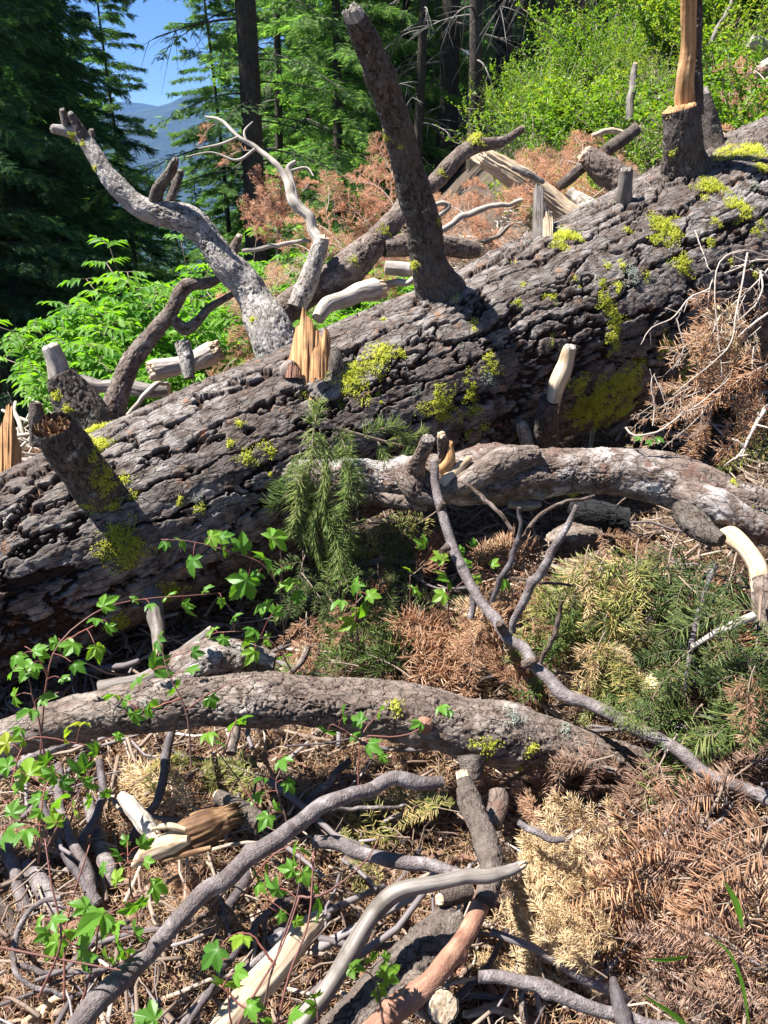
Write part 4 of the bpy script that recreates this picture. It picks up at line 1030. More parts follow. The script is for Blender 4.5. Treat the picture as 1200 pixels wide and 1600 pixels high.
def bo(x0, y0, l0, x1, y1, l1, proto, mt, label, group='fir boughs broken off in the debris', roll=0.0, **kw):
    return bough_at(onground(x0, y0, l0), onground(x1, y1, l1), proto, mt, label, group, roll, **kw)
BOUGHS = [
 # straw coloured heap, lower right
 (905, 1500, .05, 850, 1290, .20, 'brushA', 'n_straw', 'straw bough along the crest of the straw coloured heap', .2),
 (960, 1420, .08, 790, 1360, .16, 'brushB', 'n_straw', 'straw bough pointing left out of the straw coloured heap', .0),
 (920, 1540, .05, 770, 1450, .12, 'brushC', 'n_straw', 'straw bough at the lower left edge of the straw coloured heap', -.3),
 (980, 1500, .05, 900, 1340, .16, 'brushB', 'n_straw', 'straw bough at the right flank of the straw coloured heap', .3),
 (830, 1560, .03, 880, 1400, .16, 'brushC', 'n_straw', 'straw bough in the middle of the straw coloured heap', .5),
 (1000, 1330, .08, 870, 1250, .18, 'brushA', 'n_straw', 'straw bough at the top of the heap beside the leaning brown sprays', .0),
 (760, 1440, .04, 880, 1500, .14, 'brushB', 'n_straw', 'straw bough lying across the foot of the straw coloured heap', .2),
 (960, 1580, .03, 900, 1480, .10, 'brushC', 'n_straw', 'straw bough hanging over the root like stick', .0),
 (880, 1330, .05, 800, 1240, .14, 'brushB', 'n_rust', 'curled tan bough left of the straw heap top', .0),
 (850, 1450, .12, 960, 1370, .14, 'brushC', 'n_straw', 'straw bough turning right near the brown fronds', .0),
 # brown fronds, lower right corner
 (1130, 1200, .22, 1010, 1560, .10, 'flatA', 'n_brown', 'long brown frond hanging down the right side', .1),
 (1210, 1250, .24, 1120, 1560, .12, 'flatB', 'n_brown', 'brown frond hanging at the right edge of the heap', -.2),
 (1240, 1330, .2, 960, 1440, .16, 'flatC', 'n_rust', 'rusty frond reaching left over the straw heap', .2),
 (1230, 1480, .15, 1010, 1540, .10, 'flatB', 'n_brown', 'brown frond lying low above the green grass blades', .0),
 (1060, 1150, .25, 930, 1300, .18, 'flatA', 'n_rust', 'rusty frond below the slim diagonal branch', .4),
 (1180, 1190, .25, 1080, 1330, .2, 'flatC', 'n_brown', 'brown frond below the lower end of the slim diagonal branch', .1),
 (960, 1180, .22, 840, 1260, .16, 'flatB', 'n_rust', 'rust coloured frond at the right end of the knobbly log', .3),
 (1240, 1560, .1, 1080, 1640, .08, 'flatA', 'n_brown', 'brown frond in the lower right corner', .0),
 (1150, 1640, .05, 1160, 1420, .16, 'brushC', 'n_brown', 'bushy brown bough under the hanging fronds', .0),
 (1080, 1420, .06, 1040, 1290, .16, 'brushA', 'n_brown', 'bushy brown bough behind the hanging fronds', .0),
 (1250, 1180, .22, 1110, 1130, .24, 'flatC', 'n_brown', 'brown frond pointing left at the right edge above the grey branch', .4),
 (1010, 1260, .1, 900, 1180, .22, 'flatA', 'n_brown', 'brown frond propped against the end of the knobbly log', -.4),
 (1060, 1600, .03, 980, 1530, .08, 'sparse', 'n_rust', 'rusty twiggy bough by the lower edge', .0),
 # green and fading mound between the branches
 (960, 850, .30, 860, 1000, .22, 'flatC', 'n_mix', 'fading yellow green bough under the thick silvery branch', .1),
 (1010, 1000, .25, 830, 930, .25, 'brushA', 'n_mix', 'fading bough pointing left beside the slim diagonal branch', .0),
 (1060, 1060, .2, 900, 1060, .2, 'flatA', 'n_lime', 'light green bough above the tan barkless stub', .2),
 (900, 880, .3, 1030, 940, .28, 'flatB', 'n_lime', 'light green bough under the broken side branch', -.3),
 (1100, 880, .36, 1010, 1060, .26, 'flatA', 'n_green', 'dark green bough hanging in the shade at the right', .1),
 (1190, 930, .36, 1060, 1130, .24, 'flatC', 'n_green', 'dark green bough drooping at the right edge', .0),
 (1060, 830, .42, 1000, 990, .32, 'flatB', 'n_green', 'deep green bough directly under the bend of the silvery branch', .3),
 (1240, 1010, .3, 1080, 1010, .28, 'flatA', 'n_green', 'green bough reaching in from the right edge', .2),
 (1160, 850, .4, 1090, 1000, .3, 'hangA', 'n_green', 'hanging green bough below the peeled side branch', .0),
 (1230, 1090, .24, 1060, 1120, .22, 'flatB', 'n_lime', 'light green bough at the right edge over the slim diagonal branch', .1),
 (950, 1090, .15, 1000, 960, .25, 'brushB', 'n_mix', 'yellowing bushy bough behind the slim diagonal branch', .0),
 (860, 1030, .2, 960, 900, .3, 'brushA', 'n_lime', 'bright green bushy bough in the middle of the mound', .2),
 (1240, 1060, .3, 1140, 1200, .2, 'flatC', 'n_brown', 'brown frond hanging at the right edge beside the dark green boughs', .3),
 (930, 830, .35, 1010, 880, .3, 'flatA', 'n_rust', 'rusty frond against the underside of the silvery branch', .0),
 (1000, 880, .33, 900, 930, .28, 'flatB', 'n_rust', 'rusty frond lying over the light green boughs', .2),
 (900, 1010, .30, 1010, 1090, .26, 'flatA', 'n_mix', 'straw green spray hanging in front of the dark green boughs', .1),
 (840, 900, .34, 930, 990, .32, 'flatA', 'n_mix', 'fading spray hanging beside the forked side twigs', .0),
 (920, 850, .42, 880, 960, .36, 'flatA', 'n_straw', 'straw spray just under the charred branch', .0),
 (1000, 840, .44, 960, 960, .38, 'flatA', 'n_mix', 'yellow green spray hanging below the bend of the silvery branch', .0),
 (1090, 1010, .36, 1000, 1100, .3, 'flatA', 'n_green', 'dark spray over the tan barkless stub', .0),
 (1150, 1000, .4, 1180, 1130, .34, 'flatA', 'n_green', 'dark green spray hanging at the right edge above the brown frond', .0),
 (1060, 900, .46, 1110, 1020, .4, 'flatA', 'n_green', 'shadowed dark green spray directly below the peeled side branch', .0),
 (960, 1040, .3, 890, 1130, .2, 'flatA', 'n_mix', 'fading spray tucked against the middle of the slim diagonal branch', .0),
 (1040, 1150, .26, 960, 1080, .3, 'flatA', 'n_lime', 'green spray rising behind the slim diagonal branch', .0),
 (1180, 1040, .42, 1140, 1160, .3, 'flatA', 'n_rust', 'rusty frond drooping from the right edge over the green sprays', .0),
 # centre
 (760, 1000, .2, 620, 1040, .15, 'brushB', 'n_rust', 'rust brown bough left of the slim diagonal branch', .0),
 (700, 940, .22, 600, 1000, .2, 'flatA', 'n_green', 'dark green bough in shade above the knobbly log', .2),
 (820, 1060, .16, 740, 960, .24, 'brushC', 'n_rust', 'rusty bushy bough tucked behind the slim diagonal branch', .0),
 (860, 1120, .12, 790, 1020, .2, 'brushA', 'n_rust', 'rusty bushy bough under the bend of the slim diagonal branch', .3),
 (640, 1060, .14, 500, 960, .24, 'flatC', 'n_lime', 'light green bough resting on the knobbly log', .0),
 (560, 1040, .18, 440, 1020, .18, 'hangA', 'n_lime', 'yellow green bough beside the white lichened knob', .0),
 (700, 900, .2, 800, 860, .28, 'brushC', 'n_straw', 'tan bough under the hollow of the silvery branch', .0),
 (640, 900, .16, 720, 840, .24, 'brushA', 'n_rust', 'orange brown bough behind the slim diagonal branch', .0),
 (830, 900, .25, 760, 830, .3, 'brushB', 'n_rust', 'orange brown bough under the peeled knot', .0),
 (560, 960, .15, 640, 920, .18, 'brushA', 'n_brown', 'brown bushy bough in the shade under the green sprig', .0),
 (590, 880, .3, 560, 1000, .2, 'flatB', 'n_green', 'deep green bough below the green hanging sprig', .2),
 (760, 900, .26, 680, 960, .18, 'flatA', 'n_green', 'green bough in shade beside the maple leaves', .1),
 # left and lower middle
 (330, 1270, .08, 180, 1200, .14, 'brushA', 'n_straw', 'straw green bough under the left half of the knobbly log', .0),
 (200, 1230, .1, 320, 1190, .14, 'brushC', 'n_mix', 'dry greenish bough just below the knobbly log', .0),
 (430, 1210, .1, 300, 1230, .1, 'flatB', 'n_mix', 'dull bough beside the bent dark stem', .2),
 (720, 1270, .08, 600, 1230, .12, 'flatA', 'n_mix', 'dull grey green bough by the upright bark covered stick', .0),
 (640, 1310, .06, 500, 1260, .1, 'flatC', 'n_mix', 'grey green bough behind the round plum stick', .0),
 (560, 1300, .06, 440, 1200, .1, 'brushB', 'n_brown', 'brown bough behind the long round branch', .0),
 (600, 1400, .04, 520, 1320, .08, 'flatB', 'n_mix', 'dull green bough between the grey branches', .2),
 (420, 1420, .03, 300, 1500, .05, 'sparse', 'n_straw', 'thin straw bough beneath the long round branch', .0),
 (330, 1430, .03, 250, 1350, .06, 'brushB', 'n_rust', 'rusty bough beside the rotten chunk', .0),
 (480, 1430, .03, 400, 1350, .06, 'brushC', 'n_brown', 'brown bough under the middle of the long round branch', .0),
 (100, 1330, .06, 40, 1280, .08, 'brushB', 'n_rust', 'rusty bough among the left stems', .0),
 (720, 1150, .1, 780, 1300, .06, 'brushC', 'n_rust', 'curled rusty bough hanging below the knobbly log', .0),
 (700, 1560, .02, 620, 1640, .03, 'sparse', 'n_straw', 'thin straw bough at the lower edge by the peeled branch', .0),
]
gb = np.random.default_rng(3)
for q_ in range(9):
    a_, b_2, c_, d_2 = gb.uniform(850, 1000), gb.uniform(1370, 1540), gb.uniform(790, 930), gb.uniform(1270, 1470)
    BOUGHS.append((a_, b_2, .12, c_, d_2, .26, ['brushA', 'brushB', 'brushC'][q_ % 3], 'n_straw', where('dry cream bough in the straw heap '+heading(c_-a_, d_2-b_2), a_, b_2, 'heap'), 0.))
for q_ in range(34):
    a_ = gb.uniform(470, 1190); b_2 = gb.uniform(850, 1110)
    if b_2 > 930 + (a_-470)*.28 or 960 < a_ < 1030 and b_2 > 1050: b_2 = 850+(b_2-850)*.5
    m_ = gb.choice(['n_green', 'n_rust', 'n_lime']) if a_ < 590 else gb.choice(['n_tan', 'n_rust', 'n_straw', 'n_tan']) if a_ < 830 else gb.choice(['n_mix', 'n_straw', 'n_lime', 'n_mix']) if a_ < 1030 else gb.choice(['n_green', 'n_lime', 'n_green', 'n_tan'])
    g_ = {'n_green': 'dark green', 'n_lime': 'light green', 'n_rust': 'rusty brown', 'n_tan': 'tan', 'n_straw': 'straw coloured', 'n_mix': 'fading yellow green'}[str(m_)]
    w_ = 'beneath the hanging sprig' if a_ < 590 else 'in the centre debris behind the slim diagonal branch' if a_ < 830 else 'in the mound right of the forked side twigs' if a_ < 1030 else 'under the peeled side branch at the right'
    BOUGHS.append((a_, b_2, gb.uniform(.12, .34), a_+gb.uniform(-120, 120), b_2+gb.uniform(30, 120), gb.uniform(.1, .3), ['flatA', 'brushA'][q_ % 2], str(m_), where(g_+' '+['frond', 'bushy spray'][q_ % 2], a_, b_2, 'mound', ('tucked', 'half buried')), 0.))
for q_ in range(6):
    a_, b_2 = gb.uniform(860, 1040), gb.uniform(880, 1010)
    BOUGHS.append((a_, b_2, .36, a_+gb.uniform(-90, 60), b_2+gb.uniform(60, 110), .30, 'flatA', ['n_mix', 'n_lime', 'n_straw'][q_ % 3], where('tangled '+['fading', 'light green', 'straw'][q_ % 3]+' frond hanging', a_, b_2, 'mound'), 0.))
for i_, b_ in enumerate(BOUGHS):
    x_, y_ = b_[0], b_[1]; pr = b_[6]
    lower = y_ > 1130 and x_ > 900 or (y_ > 1120 and b_[7] in ('n_brown', 'n_rust'))
    if pr.startswith('flat'): pr = ('frond%d' if lower or y_ > 1150 else 'big%d') % gb.integers(0, 4)
    elif 830 <= y_ <= 1125 and x_ > 480: pr = 'big%d' % (2*gb.integers(0, 2))
    nr = unit(np.array([gb.normal(0, .3), gb.uniform(-1.1, -.25), gb.uniform(.3, .9)]))
    mt_ = b_[7]
    if y_ > 1120 and x_ > 900 and mt_ == 'n_rust': mt_ = 'n_brown'
    if mt_ == 'n_brown' and gb.random() < .25: mt_ = gb.choice(['n_rust', 'n_tan'])
    bo(x_, y_, b_[2]+gb.uniform(0, .06), b_[3], b_[4], b_[5]+gb.uniform(-.02, .08), pr, mt_, b_[8], roll=b_[9]+gb.uniform(-.4, .4), nrm=nr)

# green sprig hanging over the front of the trunk
d = 2.62
sp_t = empty('green_sprig', P(560, 680, d), 'fresh green conifer sprig draped over the silvery branch and the trunk', 'sprig')
o_ = P(560, 680, d)
mb = MB(); mn = MB(); g = np.random.default_rng(77)
def pth(rows, n=14): return spline(np.array([P(*r) for r in rows]), n)[0]
mainp = pth([(640, 700, d+.05), (600, 690, d), (565, 680, d-.05), (520, 668, d-.1), (490, 668, d-.12), (475, 685, d-.1), (470, 705, d-.08)])
tube(mb, mainp, .006, .003, 6)
for rows in [[(490, 668, d-.12), (488, 700, d-.14), (484, 745, d-.14), (478, 790, d-.12)], [(492, 668, d-.12), (495, 645, d-.13), (498, 625, d-.13)], [(500, 670, d-.1), (510, 720, d-.16), (505, 790, d-.18), (515, 850, d-.16), (520, 885, d-.14)],
             [(484, 740, d-.14), (450, 770, d-.16), (425, 790, d-.15)], [(478, 790, d-.13), (470, 830, d-.15), (480, 860, d-.14)], [(530, 672, d-.08), (545, 720, d-.15), (560, 780, d-.16)], [(565, 680, d-.05), (590, 672, d-.08), (620, 668, d-.06), (640, 700, d)],
             [(590, 690, d-.04), (612, 720, d-.08), (640, 705, d-.05)], [(470, 705, d-.08), (450, 740, d-.12), (430, 760, d-.12)], [(505, 790, d-.16), (540, 820, d-.18), (545, 860, d-.16)], [(505, 760, d-.17), (490, 820, d-.18), (500, 880, d-.17)], [(600, 690, d), (640, 682, d-.03), (662, 672, d-.03)], [(484, 720, d-.14), (465, 760, d-.18), (462, 810, d-.18)], [(505, 800, d-.17), (530, 850, d-.19), (532, 900, d-.18)], [(515, 700, d-.12), (545, 740, d-.18), (535, 800, d-.2)], [(478, 780, d-.14), (455, 830, d-.17)]]:
    p = pth(rows, 12); tube(mb, p, .0025, .001, 4)
    twig_needles(mn, p, g, .0009, g.uniform(.05, .08), .0012, 'hang' if g.random() < .4 else 'brush')
put('stem', mb.mesh('stem', o_), M['twig'], sp_t); put('needles', mn.mesh('needles', o_), M['n_sprig'], sp_t)
# yellowish sprays behind the sprig
for (a, b2, mt, lab) in [((600, 800, 2.75), (640, 900, 2.6), 'n_green', 'dark green spray under the silvery branch beside the hanging sprig'), ((560, 800, 2.8), (540, 930, 2.6), 'n_lime', 'mossy green spray in shade below the hanging sprig'), ((680, 800, 2.8), (590, 870, 2.65), 'n_mix', 'yellow green spray in shade under the silvery branch')]:
    bough_at(P(*a), P(*b2), 'flatB', mt, lab, 'fir boughs broken off in the debris', nrm=(0, -1, .3))

# brown sprays behind the trunk and dry ones on the right
BACK = [
 ((480, 340, 3.6), (400, 255, 3.5), 'backA', 'n_salmon', 'rusty spray on the bleached dry branch'),
 ((470, 300, 3.6), (500, 262, 3.7), 'backB', 'n_salmon', 'small rusty spray hanging right of the bleached dry branch'),
 ((460, 280, 3.55), (370, 330, 3.6), 'backB', 'n_salmon', 'rusty spray hanging left of the bleached dry branch'),
 ((400, 235, 3.5), (330, 240, 3.5), 'sparse', 'n_salmon', 'thin rusty spray near the tip of the bleached dry branch'),
 ((345, 190, 3.5), (300, 215, 3.5), 'sparse', 'n_salmon', 'tiny rusty spray at the tip of the bleached dry branch'),
 ((600, 380, 4.1), (530, 280, 4.0), 'backA', 'n_salmon', 'brown spray standing behind the big scaly branch'),
 ((620, 330, 4.1), (560, 235, 4.1), 'backB', 'n_salmon', 'brown spray against the trees behind the tall leaning stub'),
 ((640, 400, 4.1), (570, 340, 4.0), 'backB', 'n_salmon', 'rusty spray tangled in the big scaly branch'),
 ((560, 420, 3.9), (500, 350, 3.9), 'sparse', 'n_salmon', 'sparse brown spray left of the big scaly branch'),
 ((760, 400, 4.3), (700, 310, 4.3), 'backA', 'n_salmon', 'brown spray right of the tall leaning stub'),
 ((830, 390, 4.4), (760, 350, 4.4), 'backB', 'n_salmon', 'brown spray close behind the trunk below the snapped pale branch'),
 ((720, 300, 4.5), (770, 270, 4.6), 'backB', 'n_salmon', 'brown spray beside the green hillside brush'),
 ((880, 260, 5.0), (950, 210, 5.1), 'backA', 'n_salmon', 'brown spray behind the straight grey branch'),
 ((900, 230, 5.4), (850, 270, 5.2), 'backB', 'n_salmon', 'brown spray above the snapped pale branch'),
 ((370, 560, 3.7), (320, 600, 3.6), 'backB', 'n_salmon', 'rusty spray on the ground behind the trunk beside the short bleached log'),
 ((400, 500, 3.7), (350, 560, 3.7), 'backA', 'n_salmon', 'rusty spray under the curving pale branch'),
 ((700, 350, 4.6), (640, 270, 4.5), 'backB', 'n_salmon', 'brown spray showing both sides of the tall leaning stub'),
 ((530, 380, 4.3), (450, 300, 4.3), 'backB', 'n_salmon', 'large brown spray between the bleached branch and the big scaly branch'),
 ((430, 360, 4.2), (420, 270, 4.2), 'backB', 'n_salmon', 'brown spray hanging behind the bleached dry branch'),
 ((460, 420, 4.0), (400, 480, 3.9), 'sparse', 'n_straw', 'pale dry spray in the tangle beside the curving pale branch'),
 ((450, 380, 3.8), (380, 300, 3.75), 'backA', 'n_salmon', 'wide rusty spray under the bleached dry branch'),
 ((510, 330, 4.4), (520, 250, 4.4), 'backB', 'n_salmon', 'rusty spray standing between the bleached branch and the tall stub'),
 ((620, 290, 4.6), (590, 200, 4.6), 'backA', 'n_salmon', 'upright rusty spray touching the left side of the tall stub'),
 ((560, 350, 4.4), (640, 300, 4.4), 'backB', 'n_salmon', 'rusty spray crossing behind the tall stub at half height'),
 ((800, 400, 4.2), (720, 370, 4.2), 'backA', 'n_salmon', 'rusty spray lying against the back of the trunk'),
 ((680, 330, 4.9), (760, 300, 4.9), 'backB', 'n_salmon', 'rusty spray at the foot of the hillside brush'),
 ((960, 300, 4.8), (880, 330, 4.7), 'backA', 'n_salmon', 'rusty spray beneath the straight grey branch'),
 ((360, 600, 3.8), (440, 560, 3.8), 'backA', 'n_salmon', 'rusty spray behind the splintered orange stub'),
 ((250, 640, 3.8), (330, 610, 3.8), 'backB', 'n_salmon', 'rusty spray on the ground beside the tan bare log'),
 ((1150, 230, 5.6), (1090, 150, 5.8), 'backB', 'n_salmon', 'brown spray on the slope beyond the snapped stub'),
 ((1230, 180, 6.2), (1130, 130, 6.4), 'backA', 'n_salmon', 'brown spray on the slope at the right edge'),
 ((1200, 130, 6.6), (1140, 60, 6.8), 'backB', 'n_salmon', 'upper brown spray on the slope under the snags'),
]
gk = np.random.default_rng(8)
for q_ in range(44):
    a_ = gk.uniform(360, 960); b_2 = 560-(a_-360)*.38+gk.uniform(-110, -10); d_ = gk.uniform(3.9, 4.9)
    w_ = 'left of the splintered orange stub' if a_ < 480 else 'between the orange stub and the tall stub' if a_ < 650 else 'right of the tall leaning stub' if a_ < 800 else 'by the snapped pale branch'
    BACK.append(((a_, b_2, d_), (a_+gk.uniform(-120, 120), b_2-gk.uniform(20, 90), d_+.1), ['backA', 'backB', 'sparse', 'bare'][q_ % 4], ['n_salmon', 'n_tan'][q_ % 2], where(['dense rusty', 'drooping tan', 'thin rusty', 'nearly bare tan'][q_ % 4]+' spray behind the trunk', a_, b_2, 'back', ('leaning', 'tangled'))))
for (a, b2, pr, mt, lab) in BACK:
    bough_at(P(*a), P(*b2), pr, mt, lab, 'brown sprays behind the trunk', nrm=(0, -.8, .5), name='dead_spray', stem='twigpale')
for q_ in range(12):
    a_ = gk.uniform(1090, 1230); b_2 = gk.uniform(430, 640); d_ = gk.uniform(2.45, 2.75)
    bough_at(P(a_, b_2, d_), P(a_+gk.uniform(-90, 0), b_2+gk.uniform(40, 100), d_-.08), ['sparse', 'big0', 'bare', 'big1'][q_ % 4], ['n_tan', 'n_straw', 'n_tan'][q_ % 3], where(['thin tan', 'bushy straw', 'nearly bare', 'flat tan'][q_ % 4]+' bough in the dry tangle', a_, b_2, 'dry', ('hanging', 'leaning')), 'dry boughs hanging at the right edge', nrm=(gk.normal(0, .4), -.8, .5), name='dead_spray', stem='twigpale')
for (a, b2, pr, mt, lab) in [
 ((1215, 480, 2.6), (1060, 640, 2.5), 'sparse', 'n_tan', 'dry drooping bough with long tan twigs against the trunk'),
 ((1200, 420, 2.6), (1130, 560, 2.55), 'bare', 'n_tan', 'nearly bare arching bough at the right edge'),
 ((1230, 560, 2.55), (1080, 590, 2.5), 'big2', 'n_tan', 'rusty needled bough hanging at the right edge'),
 ((1220, 620, 2.5), (1110, 690, 2.45), 'big0', 'n_tan', 'tan needled bough resting on the silvery branch'),
 ((1100, 600, 2.6), (1020, 640, 2.5), 'sparse', 'n_tan', 'thin dry bough in front of the dark hollow'),
 ((1240, 690, 2.5), (1130, 700, 2.45), 'big0', 'n_mix', 'greenish bough at the right edge above the silvery branch'),
 ((1180, 540, 2.6), (1150, 660, 2.5), 'big2', 'n_tan', 'thick cluster of hanging tan needles at the right edge'),
 ((1050, 690, 2.6), (980, 705, 2.55), 'sparse', 'n_straw', 'short dry bough lying in the dark hollow under the trunk')]:
    bough_at(P(*a), P(*b2), pr, mt, lab, 'dry boughs hanging at the right edge', nrm=(0, -.8, .5), name='dead_spray', stem='twigpale')
# arching bare twigs at the right
tw = [([(1200, 402, 2.5), (1160, 392, 2.45), (1125, 410, 2.42), (1118, 455, 2.4), (1122, 520, 2.4), (1130, 600, 2.4)], 'tall arching bleached twig at the right edge', .003),
      ([(1110, 450, 2.4), (1080, 465, 2.38), (1056, 495, 2.36), (1020, 515, 2.35), (1005, 540, 2.34)], 'forked grey twig reaching left across the trunk', .003),
      ([(1056, 497, 2.36), (1065, 530, 2.36), (1070, 545, 2.36), (1052, 580, 2.36)], 'thin hanging twig below the forked grey twig', .002),
      ([(978, 668, 2.4), (992, 680, 2.38), (1030, 672, 2.36), (1060, 650, 2.35), (1100, 625, 2.35), (1140, 590, 2.38)], 'pale upturned twig in front of the dark hollow', .0035),
      ([(1020, 665, 2.36), (1022, 630, 2.35), (1018, 600, 2.34), (1022, 583, 2.34), (1036, 618, 2.34), (1044, 655, 2.35)], 'thin looped pale twig above the upturned twig', .0022),
      ([(1168, 395, 2.44), (1160, 440, 2.42), (1150, 490, 2.4), (1145, 530, 2.4), (1120, 560, 2.4), (1080, 590, 2.38), (1050, 615, 2.36)], 'long bleached twig curving down to the left', .0032),
      ([(1205, 440, 2.46), (1188, 425, 2.44), (1190, 450, 2.42), (1175, 480, 2.42), (1150, 505, 2.4)], 'curled bleached twig at the right edge', .0035),
      ([(1210, 405, 2.48), (1180, 408, 2.45), (1150, 418, 2.43), (1130, 425, 2.42)], 'short level bleached twig at the right edge', .004),
      ([(1195, 640, 2.45), (1180, 665, 2.45), (1165, 700, 2.42), (1150, 720, 2.4)], 'stout tan twig leaning on the silvery branch', .008),
      ([(1085, 360, 2.6), (1100, 400, 2.55), (1105, 420, 2.5)], 'thin straight twig above the arching twigs', .0025)]
for rows, lab, r in tw:
    mb = MB(); p = pth(rows, 20); g2 = np.random.default_rng(len(lab))
    tube(mb, p + np.cumsum(g2.normal(0, .0009, p.shape), 0), r, r*.4, 6)
    for q in range(7):
        i = g2.integers(2, 18); v = np.linspace(0, g2.uniform(.02, .07), 4)[:, None]
        dr = unit(p[i+1]-p[i]+g2.normal(0, .9, 3)*np.linalg.norm(p[i+1]-p[i])*1.5)
        tube(mb, p[i]+dr*v, r*.45, r*.25, 4)
    c = p[10]; o = put('dead_twig', mb.mesh('dead_twig', c), M['twigpale'], None, c)
    tag(o, lab, 'twig', 'bare twigs at the right edge')
# ================================================================== litter on the ground
def litter(name, n, region, mt, Lr, wr, zr, seed, kind='needle', flat=.35):
    g = np.random.default_rng(seed)
    x0, x1, y0, y1 = region
    x = g.uniform(x0, x1, n); y = y0+(y1-y0)*g.random(n)**1.25
    q = np.stack([x, y, 0*x], -1)
    keep = fbm(q*3.1, 3, seed) > -.35
    x, y, q = x[keep], y[keep], q[keep]; n = len(x)
    z = ground_z(x, y)+.035*fbm(q*7, 4, 31)+.014*fbm(q*34, 3, 33)+g.uniform(zr[0], zr[1], n)
    o = np.stack([x, y, z], -1)
    a = g.uniform(0, 2*math.pi, n)
    d = np.stack([np.cos(a), np.sin(a), g.normal(.05, flat, n)], -1)
    mb = MB(); rn = np.clip(g.normal(.5, .25, n), 0, 1)
    if kind == 'needle':
        needle_add(mb, o, d, np.tile([0, 0, 1.0], (n, 1)), g.uniform(*Lr, n), g.uniform(*wr), g.normal(0, .35, n), rn)
    elif kind == 'stick':
        th = np.arange(5)*2*math.pi/5; xs = [0, .35, .7, 1.0]
        for w_ in range(6):
            T = []
            for k, xx in enumerate(xs):
                r = (.010+.006*w_)*(1-.35*xx); oy, oz = g.normal(0, .03, 2)*(0 < k)
                T += [(xx, r*math.cos(t)+oy, r*math.sin(t)+oz) for t in th]
            T = np.array(T); i = np.arange(20).reshape(4, 5)
            F_ = np.stack([i[:-1], np.roll(i[:-1], -1, 1), np.roll(i[1:], -1, 1), i[1:]], -1).reshape(-1, 4)
            mk = np.arange(n) % 6 == w_
            scatter(mb, T, [F_, i[-1][None], i[0][None, ::-1]], o[mk], unit(d[mk]), np.tile([0, 0, 1.0], (mk.sum(), 1))+g.normal(0, .2, (mk.sum(), 3)), g.uniform(*Lr, mk.sum()), rn[mk])
    else:
        for w_ in range(5):
            k = 7; th = np.sort(g.uniform(0, 2*math.pi, k)); rr = g.uniform(.5, 1, k)
            top_ = np.stack([rr*np.cos(th), .55*rr*np.sin(th), g.normal(.10, .05, k)], -1)
            T = np.vstack([top_, top_*[1, 1, 0]+[0, 0, -.06]]); i = np.arange(k)
            mk = np.arange(n) % 5 == w_
            scatter(mb, T, [i[None], np.stack([i, i+k, np.roll(i, -1)+k, np.roll(i, -1)], -1)], o[mk], unit(d[mk]), np.tile([0, 0, 1.0], (mk.sum(), 1))+g.normal(0, .35, (mk.sum(), 3)), g.uniform(*Lr, mk.sum()), rn[mk])
    tag(put(name, mb.mesh(name), M[mt]), kind='stuff')
M['barkchip'] = leaf_mat('bark_chips', [(0, (.07, .035, .025)), (.5, (.17, .09, .06)), (1, (.34, .26, .21))], transl=0, rough=.9)
M['woodchip'] = leaf_mat('wood_chips', [(0, (.28, .19, .11)), (.5, (.46, .34, .21)), (1, (.66, .56, .42))], transl=0, rough=.8)
litter('needle_litter', 60000, (-1.5, 1.9, .7, 4.2), 'n_rust', (.022, .042), (.0008, .0012), (.0, .03), 41)
litter('needle_litter', 46000, (-1.5, 1.9, .7, 4.2), 'n_straw', (.022, .045), (.0008, .0012), (.01, .04), 42)
litter('needle_litter', 44000, (-3.5, 4.5, 3.6, 8), 'n_rust', (.04, .09), (.0018, .0026), (.0, .08), 43)
litter('needle_litter', 60000, (-1.5, 1.4, .7, 2.6), 'n_tan', (.02, .045), (.0008, .0012), (.0, .045), 51)
litter('needle_litter', 26000, (-1.5, 1.4, .7, 2.6), 'n_brown', (.02, .04), (.0008, .0012), (.0, .045), 52)
litter('bark_litter', 2600, (-1.5, 1.5, .7, 2.6), 'barkchip', (.010, .045), (0, 0), (.0, .03), 53, 'chip')
litter('bark_litter', 3600, (-1.5, 1.9, .7, 4.0), 'barkchip', (.008, .032), (0, 0), (.0, .02), 44, 'chip')
litter('bark_litter', 900, (-1.5, 1.9, .7, 3.2), 'woodchip', (.006, .022), (0, 0), (.005, .03), 45, 'chip')
litter('twig_litter', 4200, (-1.5, 1.9, .7, 4.2), 'twig', (.05, .20), (0, 0), (.0, .05), 46, 'stick', .18)
litter('twig_litter', 2600, (-1.5, 1.9, .7, 3.0), 'twig', (.05, .17), (0, 0), (.02, .10), 49, 'stick', .3)
litter('twig_litter', 300, (-1.5, 1.3, .7, 2.8), 'stemlitter', (.12, .34), (0, 0), (.03, .10), 50, 'stick', .22)
litter('twig_litter', 700, (-1.5, 1.9, .7, 4.2), 'twigpale', (.04, .16), (0, 0), (.01, .06), 47, 'stick', .2)
litter('twig_litter', 2400, (-3.5, 5.0, 3.6, 8.5), 'twigpale', (.12, .55), (0, 0), (.02, .16), 48, 'stick', .3)

